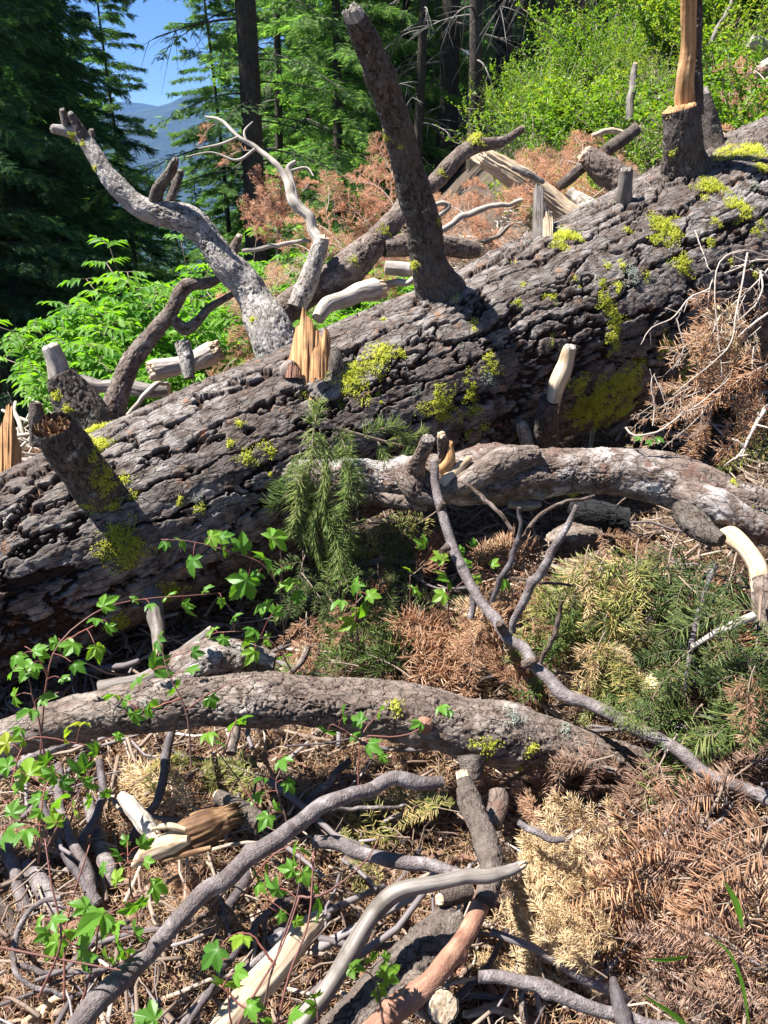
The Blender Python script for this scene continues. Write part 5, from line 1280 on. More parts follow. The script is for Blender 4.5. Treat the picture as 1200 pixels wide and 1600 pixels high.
# ---- sticks and stems lying in the left foreground
def stk(rows, kind, mt, label, nm='stem', group=None, l0=.03, **kw):
    rr = []
    for r in rows:
        lf = r[3] if len(r) > 3 else l0
        rr.append((r[0], r[1], G(r[0], r[1], lf), r[2]))
    own(nm, rr, kind, mt, label, nm if nm != 'stem' else 'shrub stem', group, **kw)
SG = 'bare stems fanned out at the lower left'
LEFT = [
 ([(276, 1035, 8, .34), (272, 1085, 8, .3), (268, 1140, 8.5, .26), (256, 1200, 9, .2), (238, 1255, 9, .14), (208, 1312, 9, .06)], 'dark slate stem bowing down in front of the knobbly log', 'slate'),
 ([(-30, 1225, 8, .14), (30, 1195, 9, .16), (80, 1172, 9, .17), (120, 1156, 9, .17), (140, 1160, 8, .15), (150, 1172, 7, .1)], 'pale grey bent stem resting against the left end of the knobbly log', 'plum'),
 ([(158, 1185, 7, .16), (158, 1240, 8, .14), (150, 1280, 9, .12), (130, 1305, 9, .1), (125, 1340, 8, .08)], 'hooked dark stem right of the lobed leaves', 'slate'),
 ([(90, 1200, 9, .14), (100, 1260, 9, .12), (118, 1320, 10, .1), (138, 1375, 11, .08), (150, 1412, 10, .05)], 'smooth grey stem running down through the leaf cluster', 'plum'),
 ([(60, 1240, 8, .13), (85, 1300, 9, .1), (115, 1345, 10, .08), (150, 1420, 9, .05)], 'second smooth stem crossing under the leaf cluster', 'slate'),
 ([(135, 1250, 10, .1), (150, 1300, 14, .08), (165, 1345, 14, .06), (168, 1385, 10, .03)], 'thick pinkish stem beside the white wood slab', 'plum'),
 ([(50, 1345, 14, .06), (70, 1385, 17, .06), (90, 1425, 16, .04), (100, 1465, 10, .02)], 'stout grey stump like stem with a small knot', 'plum'),
 ([(5, 1310, 12, .06), (25, 1370, 13, .06), (45, 1420, 13, .04), (50, 1460, 11, .02)], 'rounded grey stem at the left edge', 'plum'),
 ([(-20, 1390, 12, .05), (10, 1440, 13, .05), (30, 1500, 12, .03)], 'grey stem at the left edge beside the wood hoop', 'greylog'),
 ([(95, 1400, 5, .16), (60, 1412, 5.5, .15), (35, 1440, 6, .14), (22, 1480, 6, .13), (24, 1520, 6, .11), (60, 1545, 5, .08), (130, 1555, 4.5, .06), (180, 1535, 4, .05)], 'thin grey stem bent into a hoop at the lower left', 'plum'),
 ([(20, 1505, 5, .12), (70, 1518, 6, .11), (130, 1518, 5.5, .1), (195, 1508, 4, .08)], 'level grey twig through the bottom of the hooped stem', 'plum'),
 ([(135, 1420, 7, .08), (140, 1490, 9, .07), (138, 1550, 9, .06), (120, 1620, 9, .05)], 'upright stem behind the large lobed leaf at the lower left', 'slate'),
 ([(220, 1600, 7, .07), (208, 1560, 7, .06), (200, 1530, 6, .04)], 'short grey stem beside the foot of the long round branch', 'plum'),
 ([(285, 1620, 6, .12), (330, 1540, 7, .11), (390, 1460, 7, .1), (440, 1400, 7, .08)], 'dark shadowed stem right of the long round branch', 'slate'),
 ([(255, 1640, 8, .09), (320, 1560, 9, .08), (400, 1500, 9, .06), (455, 1470, 8, .04)], 'long grey stem lying left of the pale broken log', 'plum'),
 ([(330, 1620, 8, .16), (390, 1560, 8, .15), (440, 1510, 8, .14), (480, 1475, 8, .12), (512, 1430, 7, .1)], 'purple grey stem crossing the pale broken log', 'plum'),
 ([(470, 1640, 7, .1), (520, 1600, 7, .09), (560, 1550, 7, .07), (590, 1530, 5, .05)], 'short grey stem by the bright yellow green seedling', 'plum'),
 ([(400, 1440, 7, .06), (430, 1420, 9, .05), (480, 1395, 8, .05)], 'dark twig under the three lobed leaf', 'slate'),
 ([(545, 1190, 7, .16), (520, 1215, 8, .14), (485, 1250, 8, .1), (470, 1280, 7, .06)], 'slim dark stick crossing above the long round branch', 'slate'),
 ([(520, 1265, 4, .16), (560, 1262, 4, .16), (600, 1262, 4, .15), (650, 1255, 3, .12)], 'thin twig lying over the end of the long round branch', 'plum'),
 ([(300, 1480, 8, .04), (360, 1420, 10, .03), (405, 1345, 10, .02)], 'dark stem in the shade under the long round branch', 'slate'),
 ([(40, 1600, 9, .05), (70, 1570, 8, .05), (100, 1555, 7, .05)], 'pale split stick at the lower left corner', 'woodpale'),
 ([(-10, 1640, 8, .04), (60, 1590, 10, .04), (110, 1545, 9, .03)], 'pale barkless stick near the lower left corner', 'woodpale'),
]
for i, (rows, lab, mt) in enumerate(LEFT):
    rows = [(r[0], r[1], r[2]*.82, *r[3:]) for r in rows]; stk(rows, 'wood' if mt == 'woodpale' else 'smooth', mt, lab, 'stem' if mt != 'woodpale' else 'stick', SG if i < 13 else None, seed=200+i, res=.003, jag=dict(amp=.6, mat='weathered'))
for i, (rows, lab, mt) in enumerate([
 ([(640, 1480, 8), (690, 1500, 10), (745, 1530, 8)], 'reddish bark sliver beside the peeled branch', 'red'),
 ([(720, 1585, 6, .05), (790, 1580, 7, .05), (850, 1600, 7, .05)], 'pale stick below the root like stick', 'woodpale'),
 ([(700, 1560, 5, .05), (750, 1552, 6, .06), (800, 1560, 5, .05)], 'short tan stick beside the root like stick', 'weathered'),
 ([(815, 1545, 5, .08), (818, 1580, 6, .07), (826, 1610, 6, .05)], 'small upright tan twig over the root like stick', 'tan'),
 ([(1085, 1600, 6, .1), (1110, 1570, 7, .09), (1180, 1565, 5, .08)], 'tan twig in the lower right corner', 'tan'),
 ([(560, 1470, 6, .03), (600, 1490, 8, .03), (640, 1440, 6, .03)], 'brown bark piece in the gap behind the weathered grey branch', 'greylog'),
 ([(580, 1560, 9, .05), (540, 1600, 10, .05), (500, 1640, 10, .05)], 'grey stick at the lower edge beside the seedling', 'plum'),
 ([(760, 1120, 6, .3), (820, 1150, 7, .26), (905, 1190, 6, .2), (960, 1205, 5, .2)], 'bare twig lying along the end of the knobbly log', 'tan'),
 ([(1070, 1080, 3, .3), (1080, 1010, 4, .3), (1100, 930, 4, .36), (1120, 880, 3, .4)], 'thin dark twig among the dark green boughs', 'slate'),
 ([(1180, 960, 7, .4), (1130, 985, 6, .38), (1085, 1010, 4, .35)], 'pale twig below the broken side branch', 'bone'),
 ([(480, 1010, 5, .3), (470, 1035, 5, .28), (445, 1060, 4, .26)], 'bare yellowish twig fork on the knobbly log', 'tan'),
 ([(640, 895, 2, .3), (680, 918, 2, .3), (750, 918, 2, .3)], 'thin dark runner behind the slim diagonal branch', 'slate'),
 ([(690, 920, 5, .2), (688, 960, 5, .16), (690, 1000, 5, .1)], 'upright grey twig in the centre debris', 'tan'),
]):
    stk(rows, 'wood' if mt in ('woodpale', 'weathered', 'bone') else 'flaky', mt, lab, 'stick', None, seed=260+i, res=.003, jag=dict(amp=1, mat='woodpale'))

# ================================================================== lobed leaf plants
def plant(label, stems, leaves, mt='maple', seed=1, name='maple_seedling', cat='seedling', petiole='redstem', group=None, rr=(.0022, .0011)):
    """stems: polylines (px, py, lift above ground or None, depth); leaves: (px, py, size in photograph pixels)"""
    g = np.random.default_rng(seed)
    P3 = lambda r: P(r[0], r[1], r[2])
    st, lv = MB(), MB()
    allp = []
    for s_ in stems:
        p = spline(np.array([P3(r) for r in s_]), 24)[0]
        p = p + np.cumsum(g.normal(0, .0006, p.shape), 0)
        tube(st, p, *rr, 6, g.uniform(.1, .9)); allp.append(p)
    A = np.vstack(allp)
    base = A[np.argmin(A[:, 2])]
    # depth of each leaf: that of the nearest stem point in the picture, a little nearer or farther
    rel = A-C0; dep = rel@CF; ax = 600+F*(rel@CR)/dep; ay = 800-F*(rel@CU)/dep
    for (lx, ly, sz) in leaves:
        k = int(np.argmin((ax-lx)**2+(ay-ly)**2 + g.uniform(0, 60, len(ax))))
        d = dep[k] + g.uniform(-.05, .03)
        c = P(lx, ly, d)
        X = unit(c-A[k]+g.normal(0, .012, 3)); X[2] -= .25
        size = sz/F*d*.66*g.uniform(.8, 1.1)
        Zd = np.array([0, -.45, .8])+g.normal(0, .33, 3)
        X = unit(X); Zd = unit(Zd-X*np.dot(X, Zd))
        bp_ = c - X*size*.35
        T, Fc = MAPLES[g.integers(0, 4)]
        scatter(lv, T*[1, 1, g.uniform(.7, 1.8)], Fc, bp_[None], X[None], Zd[None], size, float(np.clip(g.normal(.42, .22), 0, .8)))
        m = (A[k]+bp_)/2 + np.array([0, 0, .006])
        if np.linalg.norm(A[k]-bp_) < .25:
            tube(st, spline(np.array([A[k], m, bp_]), 6)[0], .0009, .0007, 4, .9)
    t = empty(name, base, label, cat, group)
    put('stem', st.mesh('stem', base), M[petiole], t); put('foliage', lv.mesh('foliage', base), M[mt], t)
    return t
PLG = 'lobed leaf seedlings in the debris'
plant('lobed leaf seedling with red stems in front of the dark trunk', [[(445, 1000, 2.05), (440, 950, 2.02), (435, 915, 2.0), (410, 882, 1.98), (370, 865, 1.96), (300, 846, 1.95), (252, 842, 1.94)], [(438, 930, 2.02), (440, 870, 2.0), (430, 840, 2.0)], [(445, 980, 2.04), (470, 900, 2.03), (475, 860, 2.03)]],
      [(285, 848, 34), (335, 840, 38), (378, 852, 46), (430, 838, 52), (415, 872, 46), (300, 880, 40), (380, 912, 52), (452, 908, 44), (412, 946, 46), (440, 888, 30), (258, 850, 20), (350, 862, 26), (465, 930, 30), (350, 838, 26), (398, 900, 30)], seed=1, group=PLG)
plant('long arching seedling stem over the dark gap at the left', [[(62, 1200, 1.75), (75, 1060, 1.72), (100, 1000, 1.74), (155, 957, 1.78), (205, 942, 1.82), (290, 935, 1.86), (345, 930, 1.9)], [(75, 1060, 1.72), (60, 1025, 1.7), (40, 1010, 1.7)], [(98, 1003, 1.74), (130, 985, 1.72), (160, 968, 1.7)]],
      [(165, 943, 36), (150, 968, 32), (170, 982, 30), (210, 935, 24), (262, 930, 32), (290, 948, 40), (320, 920, 30), (347, 940, 24), (112, 1010, 38), (152, 1015, 38), (45, 1045, 50), (85, 1005, 32), (65, 1022, 26), (235, 945, 22), (120, 1040, 28), (100, 1060, 24)], seed=2, group=PLG)
plant('seedling with yellowing leaves at the left end of the dark gap', [[(70, 1180, 1.7), (50, 1080, 1.68), (35, 1025, 1.66)]], [(28, 1028, 38), (58, 1015, 30), (18, 1050, 30), (20, 1090, 40), (45, 1110, 38), (70, 1090, 32)], seed=3, group=PLG)
plant('seedling growing up around the bowed dark stem', [[(300, 1200, 1.62), (290, 1110, 1.62), (262, 1050, 1.62), (245, 995, 1.64)], [(290, 1110, 1.62), (330, 1080, 1.6), (375, 1060, 1.6)], [(285, 1090, 1.62), (250, 1100, 1.6), (215, 1110, 1.6)]],
      [(245, 1042, 48), (300, 1045, 32), (245, 1003, 42), (275, 1075, 40), (232, 1105, 45), (305, 1020, 28), (178, 1085, 38), (195, 1095, 34), (215, 1060, 36), (330, 1095, 30), (210, 1120, 40)], seed=4, group=PLG)
plant('seedling with one large dark leaf hanging on the knobbly log', [[(400, 1260, 1.6), (350, 1180, 1.62), (325, 1150, 1.62)], [(350, 1180, 1.62), (360, 1150, 1.6), (372, 1125, 1.6)]], [(372, 1125, 58), (325, 1148, 34), (345, 1160, 28)], seed=5, group=PLG)
plant('sparse seedling trailing over the white lichened knob', [[(460, 1060, 2.0), (430, 1010, 1.98), (390, 990, 1.96), (340, 990, 1.96)]], [(395, 985, 36), (385, 1002, 32), (330, 985, 28), (348, 1000, 30), (430, 955, 32), (442, 1025, 34), (395, 1022, 30), (415, 1000, 28), (310, 1008, 26), (365, 965, 26)], seed=6, group=PLG)
plant('dense leafy seedling at the left edge above the fanned stems', [[(60, 1350, 1.4), (65, 1280, 1.4), (75, 1230, 1.42), (100, 1190, 1.45)], [(70, 1330, 1.4), (105, 1260, 1.4), (140, 1210, 1.42)], [(65, 1290, 1.4), (30, 1280, 1.4), (5, 1290, 1.4)]],
      [(45, 1202, 52), (78, 1212, 44), (125, 1200, 52), (132, 1224, 52), (90, 1250, 40), (86, 1280, 46), (10, 1302, 48), (42, 1300, 40), (60, 1245, 38), (115, 1265, 38), (20, 1265, 34), (165, 1240, 28), (30, 1225, 36), (100, 1225, 36), (60, 1270, 30), (140, 1250, 34), (8, 1195, 36), (70, 1188, 34)], seed=7, group=PLG)
plant('low seedling in front of the left end of the knobbly log', [[(20, 1230, 1.5), (30, 1180, 1.52), (60, 1150, 1.54), (150, 1165, 1.56)]], [(5, 1160, 42), (35, 1156, 34), (150, 1170, 34), (100, 1150, 30), (128, 1128, 30), (185, 1150, 24), (30, 1140, 26)], seed=8, group=PLG)
plant('seedling with a large toothed leaf below the fanned stems', [[(130, 1560, 1.25), (150, 1490, 1.24), (160, 1440, 1.24), (200, 1410, 1.26)], [(150, 1490, 1.24), (100, 1470, 1.24), (75, 1440, 1.24)], [(140, 1530, 1.25), (215, 1490, 1.25), (225, 1465, 1.25), (150, 1445, 1.24)]],
      [(155, 1430, 64), (178, 1446, 44), (130, 1416, 44), (86, 1436, 42), (70, 1460, 34), (207, 1420, 42), (222, 1412, 38), (128, 1487, 80), (84, 1478, 44), (182, 1476, 48), (212, 1456, 40), (168, 1500, 34), (110, 1455, 40), (195, 1490, 38), (60, 1440, 30)], seed=9, group=PLG)
plant('small seedling beside the rotten chunk and the bent slate stem', [[(215, 1440, 1.35), (205, 1380, 1.36), (200, 1330, 1.38)], [(210, 1400, 1.35), (235, 1390, 1.35)]], [(185, 1335, 34), (225, 1320, 30), (180, 1372, 32), (160, 1357, 28), (246, 1385, 42), (195, 1315, 24), (230, 1345, 20)], seed=10, group=PLG)
plant('tall seedling with a three lobed leaf in front of the grey branches', [[(395, 1640, 1.15), (430, 1510, 1.14), (465, 1400, 1.16), (470, 1330, 1.18)], [(430, 1510, 1.14), (400, 1470, 1.14), (376, 1465, 1.14)], [(465, 1400, 1.16), (500, 1398, 1.16), (560, 1355, 1.2), (588, 1310, 1.24)], [(395, 1640, 1.15), (360, 1600, 1.13), (350, 1540, 1.12)]],
      [(428, 1392, 56), (500, 1405, 64), (478, 1330, 34), (458, 1337, 48), (475, 1368, 40), (452, 1358, 34), (376, 1466, 46), (333, 1490, 50)], seed=11, group=PLG)
plant('seedling with broad round leaves at the lower edge', [[(440, 1640, 1.1), (400, 1590, 1.1), (360, 1560, 1.1), (340, 1540, 1.1)]], [(355, 1540, 66), (395, 1572, 48), (455, 1590, 44), (372, 1520, 40), (415, 1600, 40)], seed=12, group=PLG)
plant('bluish green seedling at the lower left edge', [[(250, 1660, 1.1), (240, 1610, 1.1)]], [(235, 1590, 54), (215, 1605, 34)], seed=13, group=PLG)
plant('bright yellow green seedling between the log and the weathered branch', [[(600, 1600, 1.25), (590, 1540, 1.24), (560, 1510, 1.24)], [(600, 1600, 1.25), (530, 1625, 1.23), (500, 1600, 1.22), (495, 1570, 1.22), (490, 1550, 1.22)]], [(552, 1512, 34), (606, 1522, 52), (594, 1548, 38), (580, 1500, 30), (495, 1556, 34), (490, 1576, 30), (604, 1495, 26)], mt='brush', seed=14, group=PLG)
plant('leafy seedlings on the brown debris behind the slim diagonal branch', [[(700, 1000, 2.45), (700, 930, 2.42), (690, 870, 2.4)], [(700, 930, 2.42), (740, 900, 2.4), (790, 905, 2.4)], [(700, 1000, 2.45), (645, 950, 2.45), (640, 900, 2.42)]], [(690, 870, 32), (726, 880, 30), (700, 905, 44), (742, 905, 28), (790, 908, 32), (640, 890, 28), (662, 850, 24), (720, 860, 24), (650, 920, 30), (770, 880, 24), (740, 850, 20), (690, 930, 30)], seed=15, group=PLG)
plant('shaded seedling in the dark hollow beside the red stems', [[(560, 1000, 2.3), (555, 950, 2.3), (560, 915, 2.3)]], [(555, 915, 44), (565, 955, 40), (530, 940, 34), (580, 930, 34), (548, 975, 30)], seed=16, group=PLG)
plant('small leaves scattered over the right half of the knobbly log', [[(560, 1230, 1.75), (565, 1150, 1.75), (590, 1110, 1.78)], [(565, 1150, 1.75), (640, 1150, 1.75), (690, 1105, 1.78)], [(565, 1160, 1.75), (520, 1130, 1.75)]], [(690, 1105, 28), (655, 1130, 30), (702, 1112, 24), (535, 1115, 38), (560, 1125, 34), (512, 1145, 38), (592, 1112, 28), (580, 1165, 34), (555, 1150, 30), (597, 1185, 32)], seed=17, group=PLG)
plant('dark leaved seedling in the shade under the knobbly log', [[(450, 1290, 1.6), (430, 1230, 1.62), (440, 1190, 1.64)]], [(440, 1190, 38), (452, 1226, 34), (400, 1245, 42), (430, 1260, 28), (415, 1280, 36), (410, 1215, 26)], seed=18, group=PLG)
plant('small leaves between the round branch and the dark stem', [[(380, 1400, 1.45), (410, 1350, 1.45), (450, 1320, 1.45)]], [(400, 1370, 28), (415, 1350, 26), (440, 1430, 24), (405, 1385, 24), (465, 1440, 22)], seed=19, group=PLG)
plant('tiny leafed shoots in front of the dark hollow at the right', [[(1000, 700, 2.5), (1010, 680, 2.5), (1030, 684, 2.5)]], [(998, 683, 18), (1030, 685, 20), (1015, 690, 16), (1190, 640, 22)], seed=20, group=PLG)
# thin reddish shoots and blades of grass
for rows, lab in [([(60, 1560, 1.2), (95, 1470, 1.2), (80, 1380, 1.22), (70, 1310, 1.25)], 'thin red shoot rising through the lower left leaves'), ([(0, 1480, 1.2), (100, 1500, 1.2), (210, 1520, 1.2)], 'thin red runner crossing the hooped stem'),
                  ([(100, 1560, 1.25), (105, 1440, 1.28), (140, 1320, 1.32)], 'dark red shoot beside the hooped stem'), ([(410, 1700, 1.1), (450, 1530, 1.12), (482, 1440, 1.14), (490, 1330, 1.18)], 'long purple shoot right of the three lobed leaf'), ([(350, 1640, 1.1), (400, 1550, 1.1), (440, 1480, 1.12), (468, 1400, 1.14)], 'red shoot leading up to the three lobed leaf'),
                  ([(60, 1330, 1.4), (30, 1280, 1.42), (5, 1250, 1.45)], 'short red shoot in the left leaf cluster')]:
    mb = MB(); p = pth(rows, 18); tube(mb, p, .0022, .0012, 5); c = p[9]
    tag(put('shoot', mb.mesh('shoot', c), M['redstem'], None, c), lab, 'shoot', 'thin red shoots')
def blade(rows, w, lab):
    p = pth(rows, 14); mb = MB(); s_ = np.array([.9, .1, .1])*0
    t = unit(np.gradient(p, axis=0)); sd_ = unit(np.cross(t, CF))
    ww = w*np.sin(np.linspace(.35, math.pi-.02, 14))[:, None]
    V = np.stack([p-sd_*ww, p+CF*ww*.35, p+sd_*ww], 1).reshape(-1, 3)
    i = np.arange(13)[:, None]*3
    mb.add(V, np.vstack([np.hstack([i, i+1, i+4, i+3]), np.hstack([i+1, i+2, i+5, i+4])]), .5)
    c = p[0]; tag(put('grass_blade', mb.mesh('grass_blade', c), M['grass'], None, c), lab, 'grass blade')
blade([(1075, 1495, 1.3), (1040, 1500, 1.28), (1008, 1498, 1.27)], .0035, 'short bright green blade across the brown fronds')
blade([(1100, 1640, 1.15), (1060, 1592, 1.14), (1005, 1555, 1.13)], .004, 'long bright green blade in the lower right corner')
blade([(1170, 1600, 1.3), (1160, 1540, 1.3), (1140, 1490, 1.3), (1105, 1460, 1.3)], .003, 'dark green curved blade under the brown fronds')
blade([(1160, 1450, 1.4), (1150, 1410, 1.4), (1130, 1375, 1.4)], .006, 'broad dark green blade in the shade of the brown fronds')
# ================================================================== background
def conifer(seed, H, r0, nb, Lmax, zf=.05, dens=1.0, droop=.5, dead=0.0, tuft=.09, bare_to=0.0):
    """standing conifer: tapered trunk, limbs, crown of needle twigs"""
    g = np.random.default_rng(seed)
    tk, cr, dd = MB(), MB(), MB()
    n = 40; z = np.linspace(0, H, n)
    wob = .012*H
    ax = np.stack([wob*np.sin(z/H*4+seed)-wob*math.sin(seed), wob*np.cos(z/H*3+seed*2)-wob*math.cos(seed*2), z], 1)
    th = np.linspace(0, 2*math.pi, 20, endpoint=False)
    rad = r0*(1-.93*z/H)+.5*r0*np.exp(-z/(.03*H))
    TT, ZZ = np.meshgrid(th, z)
    q = np.stack([rad[:, None]*np.cos(TT)*9, rad[:, None]*np.sin(TT)*9, ZZ*1.2], -1)
    rr = rad[:, None]*(1+.12*fbm(q, 3, seed))
    V = ax[:, None, :]+np.stack([rr*np.cos(TT), rr*np.sin(TT), 0*rr], -1)
    i = np.arange(n*20).reshape(n, 20)
    tk.add(V.reshape(-1, 3), np.stack([i[:-1], np.roll(i[:-1], -1, 1), np.roll(i[1:], -1, 1), i[1:]], -1).reshape(-1, 4), .6, np.stack([ZZ, rr*np.cos(TT), rr*np.sin(TT)], -1).reshape(-1, 3))
    # twiglet template: a flat herringbone of needle clumps
    T, Fc = [], []
    for k in range(6):
        x = k*.15
        for sgn in (-1, 1):
            b = len(T)
            T += [(x, 0, 0), (x+.30, sgn*.34*(1-.1*k), .05), (x+.16, sgn*.07, -.03)]
            Fc.append((b, b+1, b+2))
    b = len(T); T += [(.85, -.05, 0), (1.25, 0, -.05), (.85, .05, 0)]; Fc.append((b, b+1, b+2))
    T = np.array(T, float); Fc = [np.array(Fc)]
    po, pX, pZ, ps, pr = [], [], [], [], []
    for k in range(nb):
        f = zf+(1-zf)*(k+g.random())/nb; zz = f*H; a = g.uniform(0, 2*math.pi)
        L = Lmax*(1-f)**.7*g.uniform(.55, 1.1)+.15
        c = np.array([np.interp(zz, z, ax[:, 0]), np.interp(zz, z, ax[:, 1]), zz])
        hd = np.array([math.cos(a), math.sin(a), 0])
        isd = g.random() < dead or f < bare_to
        u = np.linspace(0, 1, 10)[:, None]
        dr = droop*g.uniform(.5, 1.3)*(1.3-f)
        p = c+hd*u*L+np.array([0, 0, 1.0])*(.18*u*L*f-dr*L*u**2*.8 + .12*dr*L*u**4)+np.array([-hd[1], hd[0], 0])*g.normal(0, .12)*L*u*u
        if isd:
            tube(dd, p[:8], .016*L/2+.006, .004, 5, g.random())
            for q_ in range(int(5+L*4)):
                b0 = p[g.integers(2, 8)]; v = np.linspace(0, g.uniform(.12, .4)*L, 5)[:, None]
                dv = unit(hd*.5+g.normal(0, .5, 3)+[0, 0, -.7])
                tube(dd, b0+dv*v+np.array([0, 0, -.3])*v*v, .006, .002, 3, g.random())
            continue
        tube(dd, p, .008*L/2+.004, .004, 4, g.random())
        m = int(L*17*dens)
        t = g.uniform(.10, 1, m)**.8
        b = np.stack([np.interp(t, u[:, 0], p[:, j]) for j in range(3)], 1)
        sd_ = np.array([-hd[1], hd[0], 0]); sg = np.where(g.random(m) < .5, -1, 1)[:, None]
        out_ = g.uniform(.12, .34, (m, 1))*L*(1.12-t)[:, None]
        dv = unit(hd*g.uniform(.5, 1, (m, 1))+sd_*sg*g.uniform(.5, 1.1, (m, 1))+np.array([0, 0, -1.0])*g.uniform(-.05, .45, (m, 1))*(1+droop))
        kk = 4
        for q_ in range(kk):
            w = (q_+.4)/kk
            o = b+dv*out_*w + g.normal(0, .025, (m, 3))
            X = unit(dv+sd_*g.normal(0, .55, (m, 1))+np.array([0, 0, 1.0])*g.normal(-.15, .2, (m, 1)))
            po.append(o); pX.append(X); pZ.append(np.array([0, 0, 1.0])+g.normal(0, .25, (m, 3)))
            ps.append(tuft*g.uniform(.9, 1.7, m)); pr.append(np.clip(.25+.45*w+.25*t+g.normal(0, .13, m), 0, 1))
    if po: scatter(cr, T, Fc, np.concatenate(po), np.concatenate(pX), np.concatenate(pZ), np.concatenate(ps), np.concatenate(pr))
    nf = sum(len(f) for f in tk.f)
    off = tk.n
    tk.v += dd.v; tk.a += dd.a; tk.bk += dd.bk; tk.f += [f+off for f in dd.f]; tk.n += dd.n
    me = tk.mesh('trunk', smooth=True)
    me.materials.append(M['trunkbg']); me.materials.append(M['dead' if dead > .3 else 'limbbark'])
    mi = np.zeros(len(me.polygons), np.int32); mi[nf:] = 1; me.polygons.foreach_set('material_index', mi)
    return me, cr.mesh('crown') if po else None
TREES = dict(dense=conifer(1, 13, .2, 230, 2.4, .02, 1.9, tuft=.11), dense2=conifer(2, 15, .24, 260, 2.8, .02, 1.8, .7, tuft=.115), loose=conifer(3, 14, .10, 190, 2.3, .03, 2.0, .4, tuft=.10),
             tall=conifer(4, 22, .19, 120, 2.6, .12, .8, .5, .12, bare_to=.10), gaunt=conifer(5, 20, .22, 120, 3.0, .06, .9, .8, .35, bare_to=.34), snag=conifer(6, 16, .1, 60, 1.6, .08, .7, .7, .75, bare_to=.5))
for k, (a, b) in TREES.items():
    if b: b.materials.append(M['crownshade' if k.startswith('dense') else 'crown'])
TG = 'conifers standing beyond the clearing'
def tree_at(px, d, kind, label, rot=0.0, s=1.0, lean=0.0, name='conifer', dz=0.0):
    x = (px-600)/F*d; y = d/math.cos(PITCH)*1.0
    # plain ground position at horizontal distance d
    p = np.array([x, y, float(ground_z(x, y))-.1+dz])
    r = empty(name, p, label, 'conifer', TG)
    r.rotation_euler = (0, lean, rot); r.scale = (s, s, s)
    a, b = TREES[kind]
    put('trunk', a, None, r)
    if b: put('crown', b, None, r)
    return r
for i, (px, d, kind, s, lab) in enumerate([
    (0, 13, 'dense2', 1.0, 'large dark conifer filling the upper left corner'),
    (70, 17, 'dense', 1.1, 'dark conifer standing behind the forked tip of the pale branch'),
    (-70, 10.5, 'dense', .9, 'nearest dark conifer cut by the left edge'),
    (192, 21, 'loose', .8, 'smaller pointed conifer left of the blue gap'),
    (125, 26, 'dense', 1.0, 'conifer deep in the shade between the left trees'),
    (20, 23, 'dense2', 1.1, 'far dark conifer behind the upper left tree'),
    (-150, 16, 'dense2', 1.0, 'conifer beyond the left edge shading the shrub'),
    (80, 30, 'dense', 1.2, 'far conifer between the two left trees'),
    (383, 12.5, 'tall', 1.0, 'tall straight thick trunk right of the blue gap'),
    (345, 20, 'loose', .75, 'light conifer just left of the straight thick trunk'),
    (425, 18, 'snag', 1.1, 'slender dark trunk just right of the straight thick trunk'),
    (475, 20, 'loose', 1.15, 'bright green conifer between the thick trunk and the leaning stub'),
    (520, 16, 'loose', 1.15, 'light green conifer left of the tall leaning stub'),
    (570, 25, 'loose', 1.3, 'conifer behind the top of the tall leaning stub'),
    (440, 30, 'loose', 1.4, 'far conifer behind the slender dark trunk'),
    (620, 19, 'loose', 1.2, 'conifer right behind the tall leaning stub'),
    (648, 15, 'snag', 1.0, 'thin bare pole trunk right of the tall leaning stub'),
    (700, 17, 'gaunt', 1.0, 'gaunt conifer with hanging dead limbs above the orange brush'),
    (745, 14, 'snag', 1.2, 'thin snag with drooping dead twigs in front of the dark grove'),
    (690, 30, 'dense2', 1.4, 'far dark conifer closing the view in the middle'),
    (775, 20, 'gaunt', 1.1, 'gaunt conifer with grey dead limbs left of the hillside brush'),
    (810, 26, 'dense', 1.4, 'dark conifer behind the grey dead limbs'),
    (545, 18, 'loose', 1.1, 'light conifer showing left of the top of the leaning stub'),
    (600, 23, 'loose', 1.3, 'pale green conifer behind the middle of the leaning stub'),
    (385, 28, 'loose', 1.2, 'light conifer behind the base of the blue gap'),
    (455, 24, 'loose', 1.2, 'soft green conifer between the two dark trunks'),
    (850, 15.5, 'gaunt', 1.5, 'thick dark trunk at the edge of the hillside brush'),
    (905, 17, 'tall', 1.4, 'second thick dark trunk above the hillside brush'),
    (960, 24, 'dense2', 1.4, 'dark conifer behind the top of the hillside brush'),
    (560, 36, 'dense', 1.5, 'farthest conifer left of the middle'),
    (880, 34, 'dense2', 1.6, 'farthest dark conifer above the hillside'),
    (750, 38, 'dense', 1.6, 'farthest dark conifer right of the middle'),
    (640, 42, 'dense2', 1.6, 'farthest pale conifer seen in the middle gap'),
    (500, 44, 'dense2', 1.6, 'distant conifer filling the gap above the brown sprays'),
    (1040, 32, 'dense', 1.5, 'conifer behind the hillside crest beside the snapped stub'),
    (235, 60, 'loose', .7, 'small far conifer at the foot of the blue gap'), (262, 40, 'dense', .55, 'small dark conifer low in the blue gap'), (300, 48, 'dense', .62, 'small dark conifer low beside the straight thick trunk'), (215, 34, 'dense', .5, 'small dark conifer just left of the blue gap'),
    (-20, 12, 'dense', .85, 'dark conifer low on the left above the leafy shrub'),
    (-30, 18, 'dense', 1.2, 'dark conifer closing the left edge'),
    (30, 14.5, 'dense2', .8, 'dark conifer behind the middle of the curving pale branch')]):
    tree_at(px, d, kind, lab, rot=i*1.9, s=s, lean=-.12 if 'leaning pole' in lab else 0)

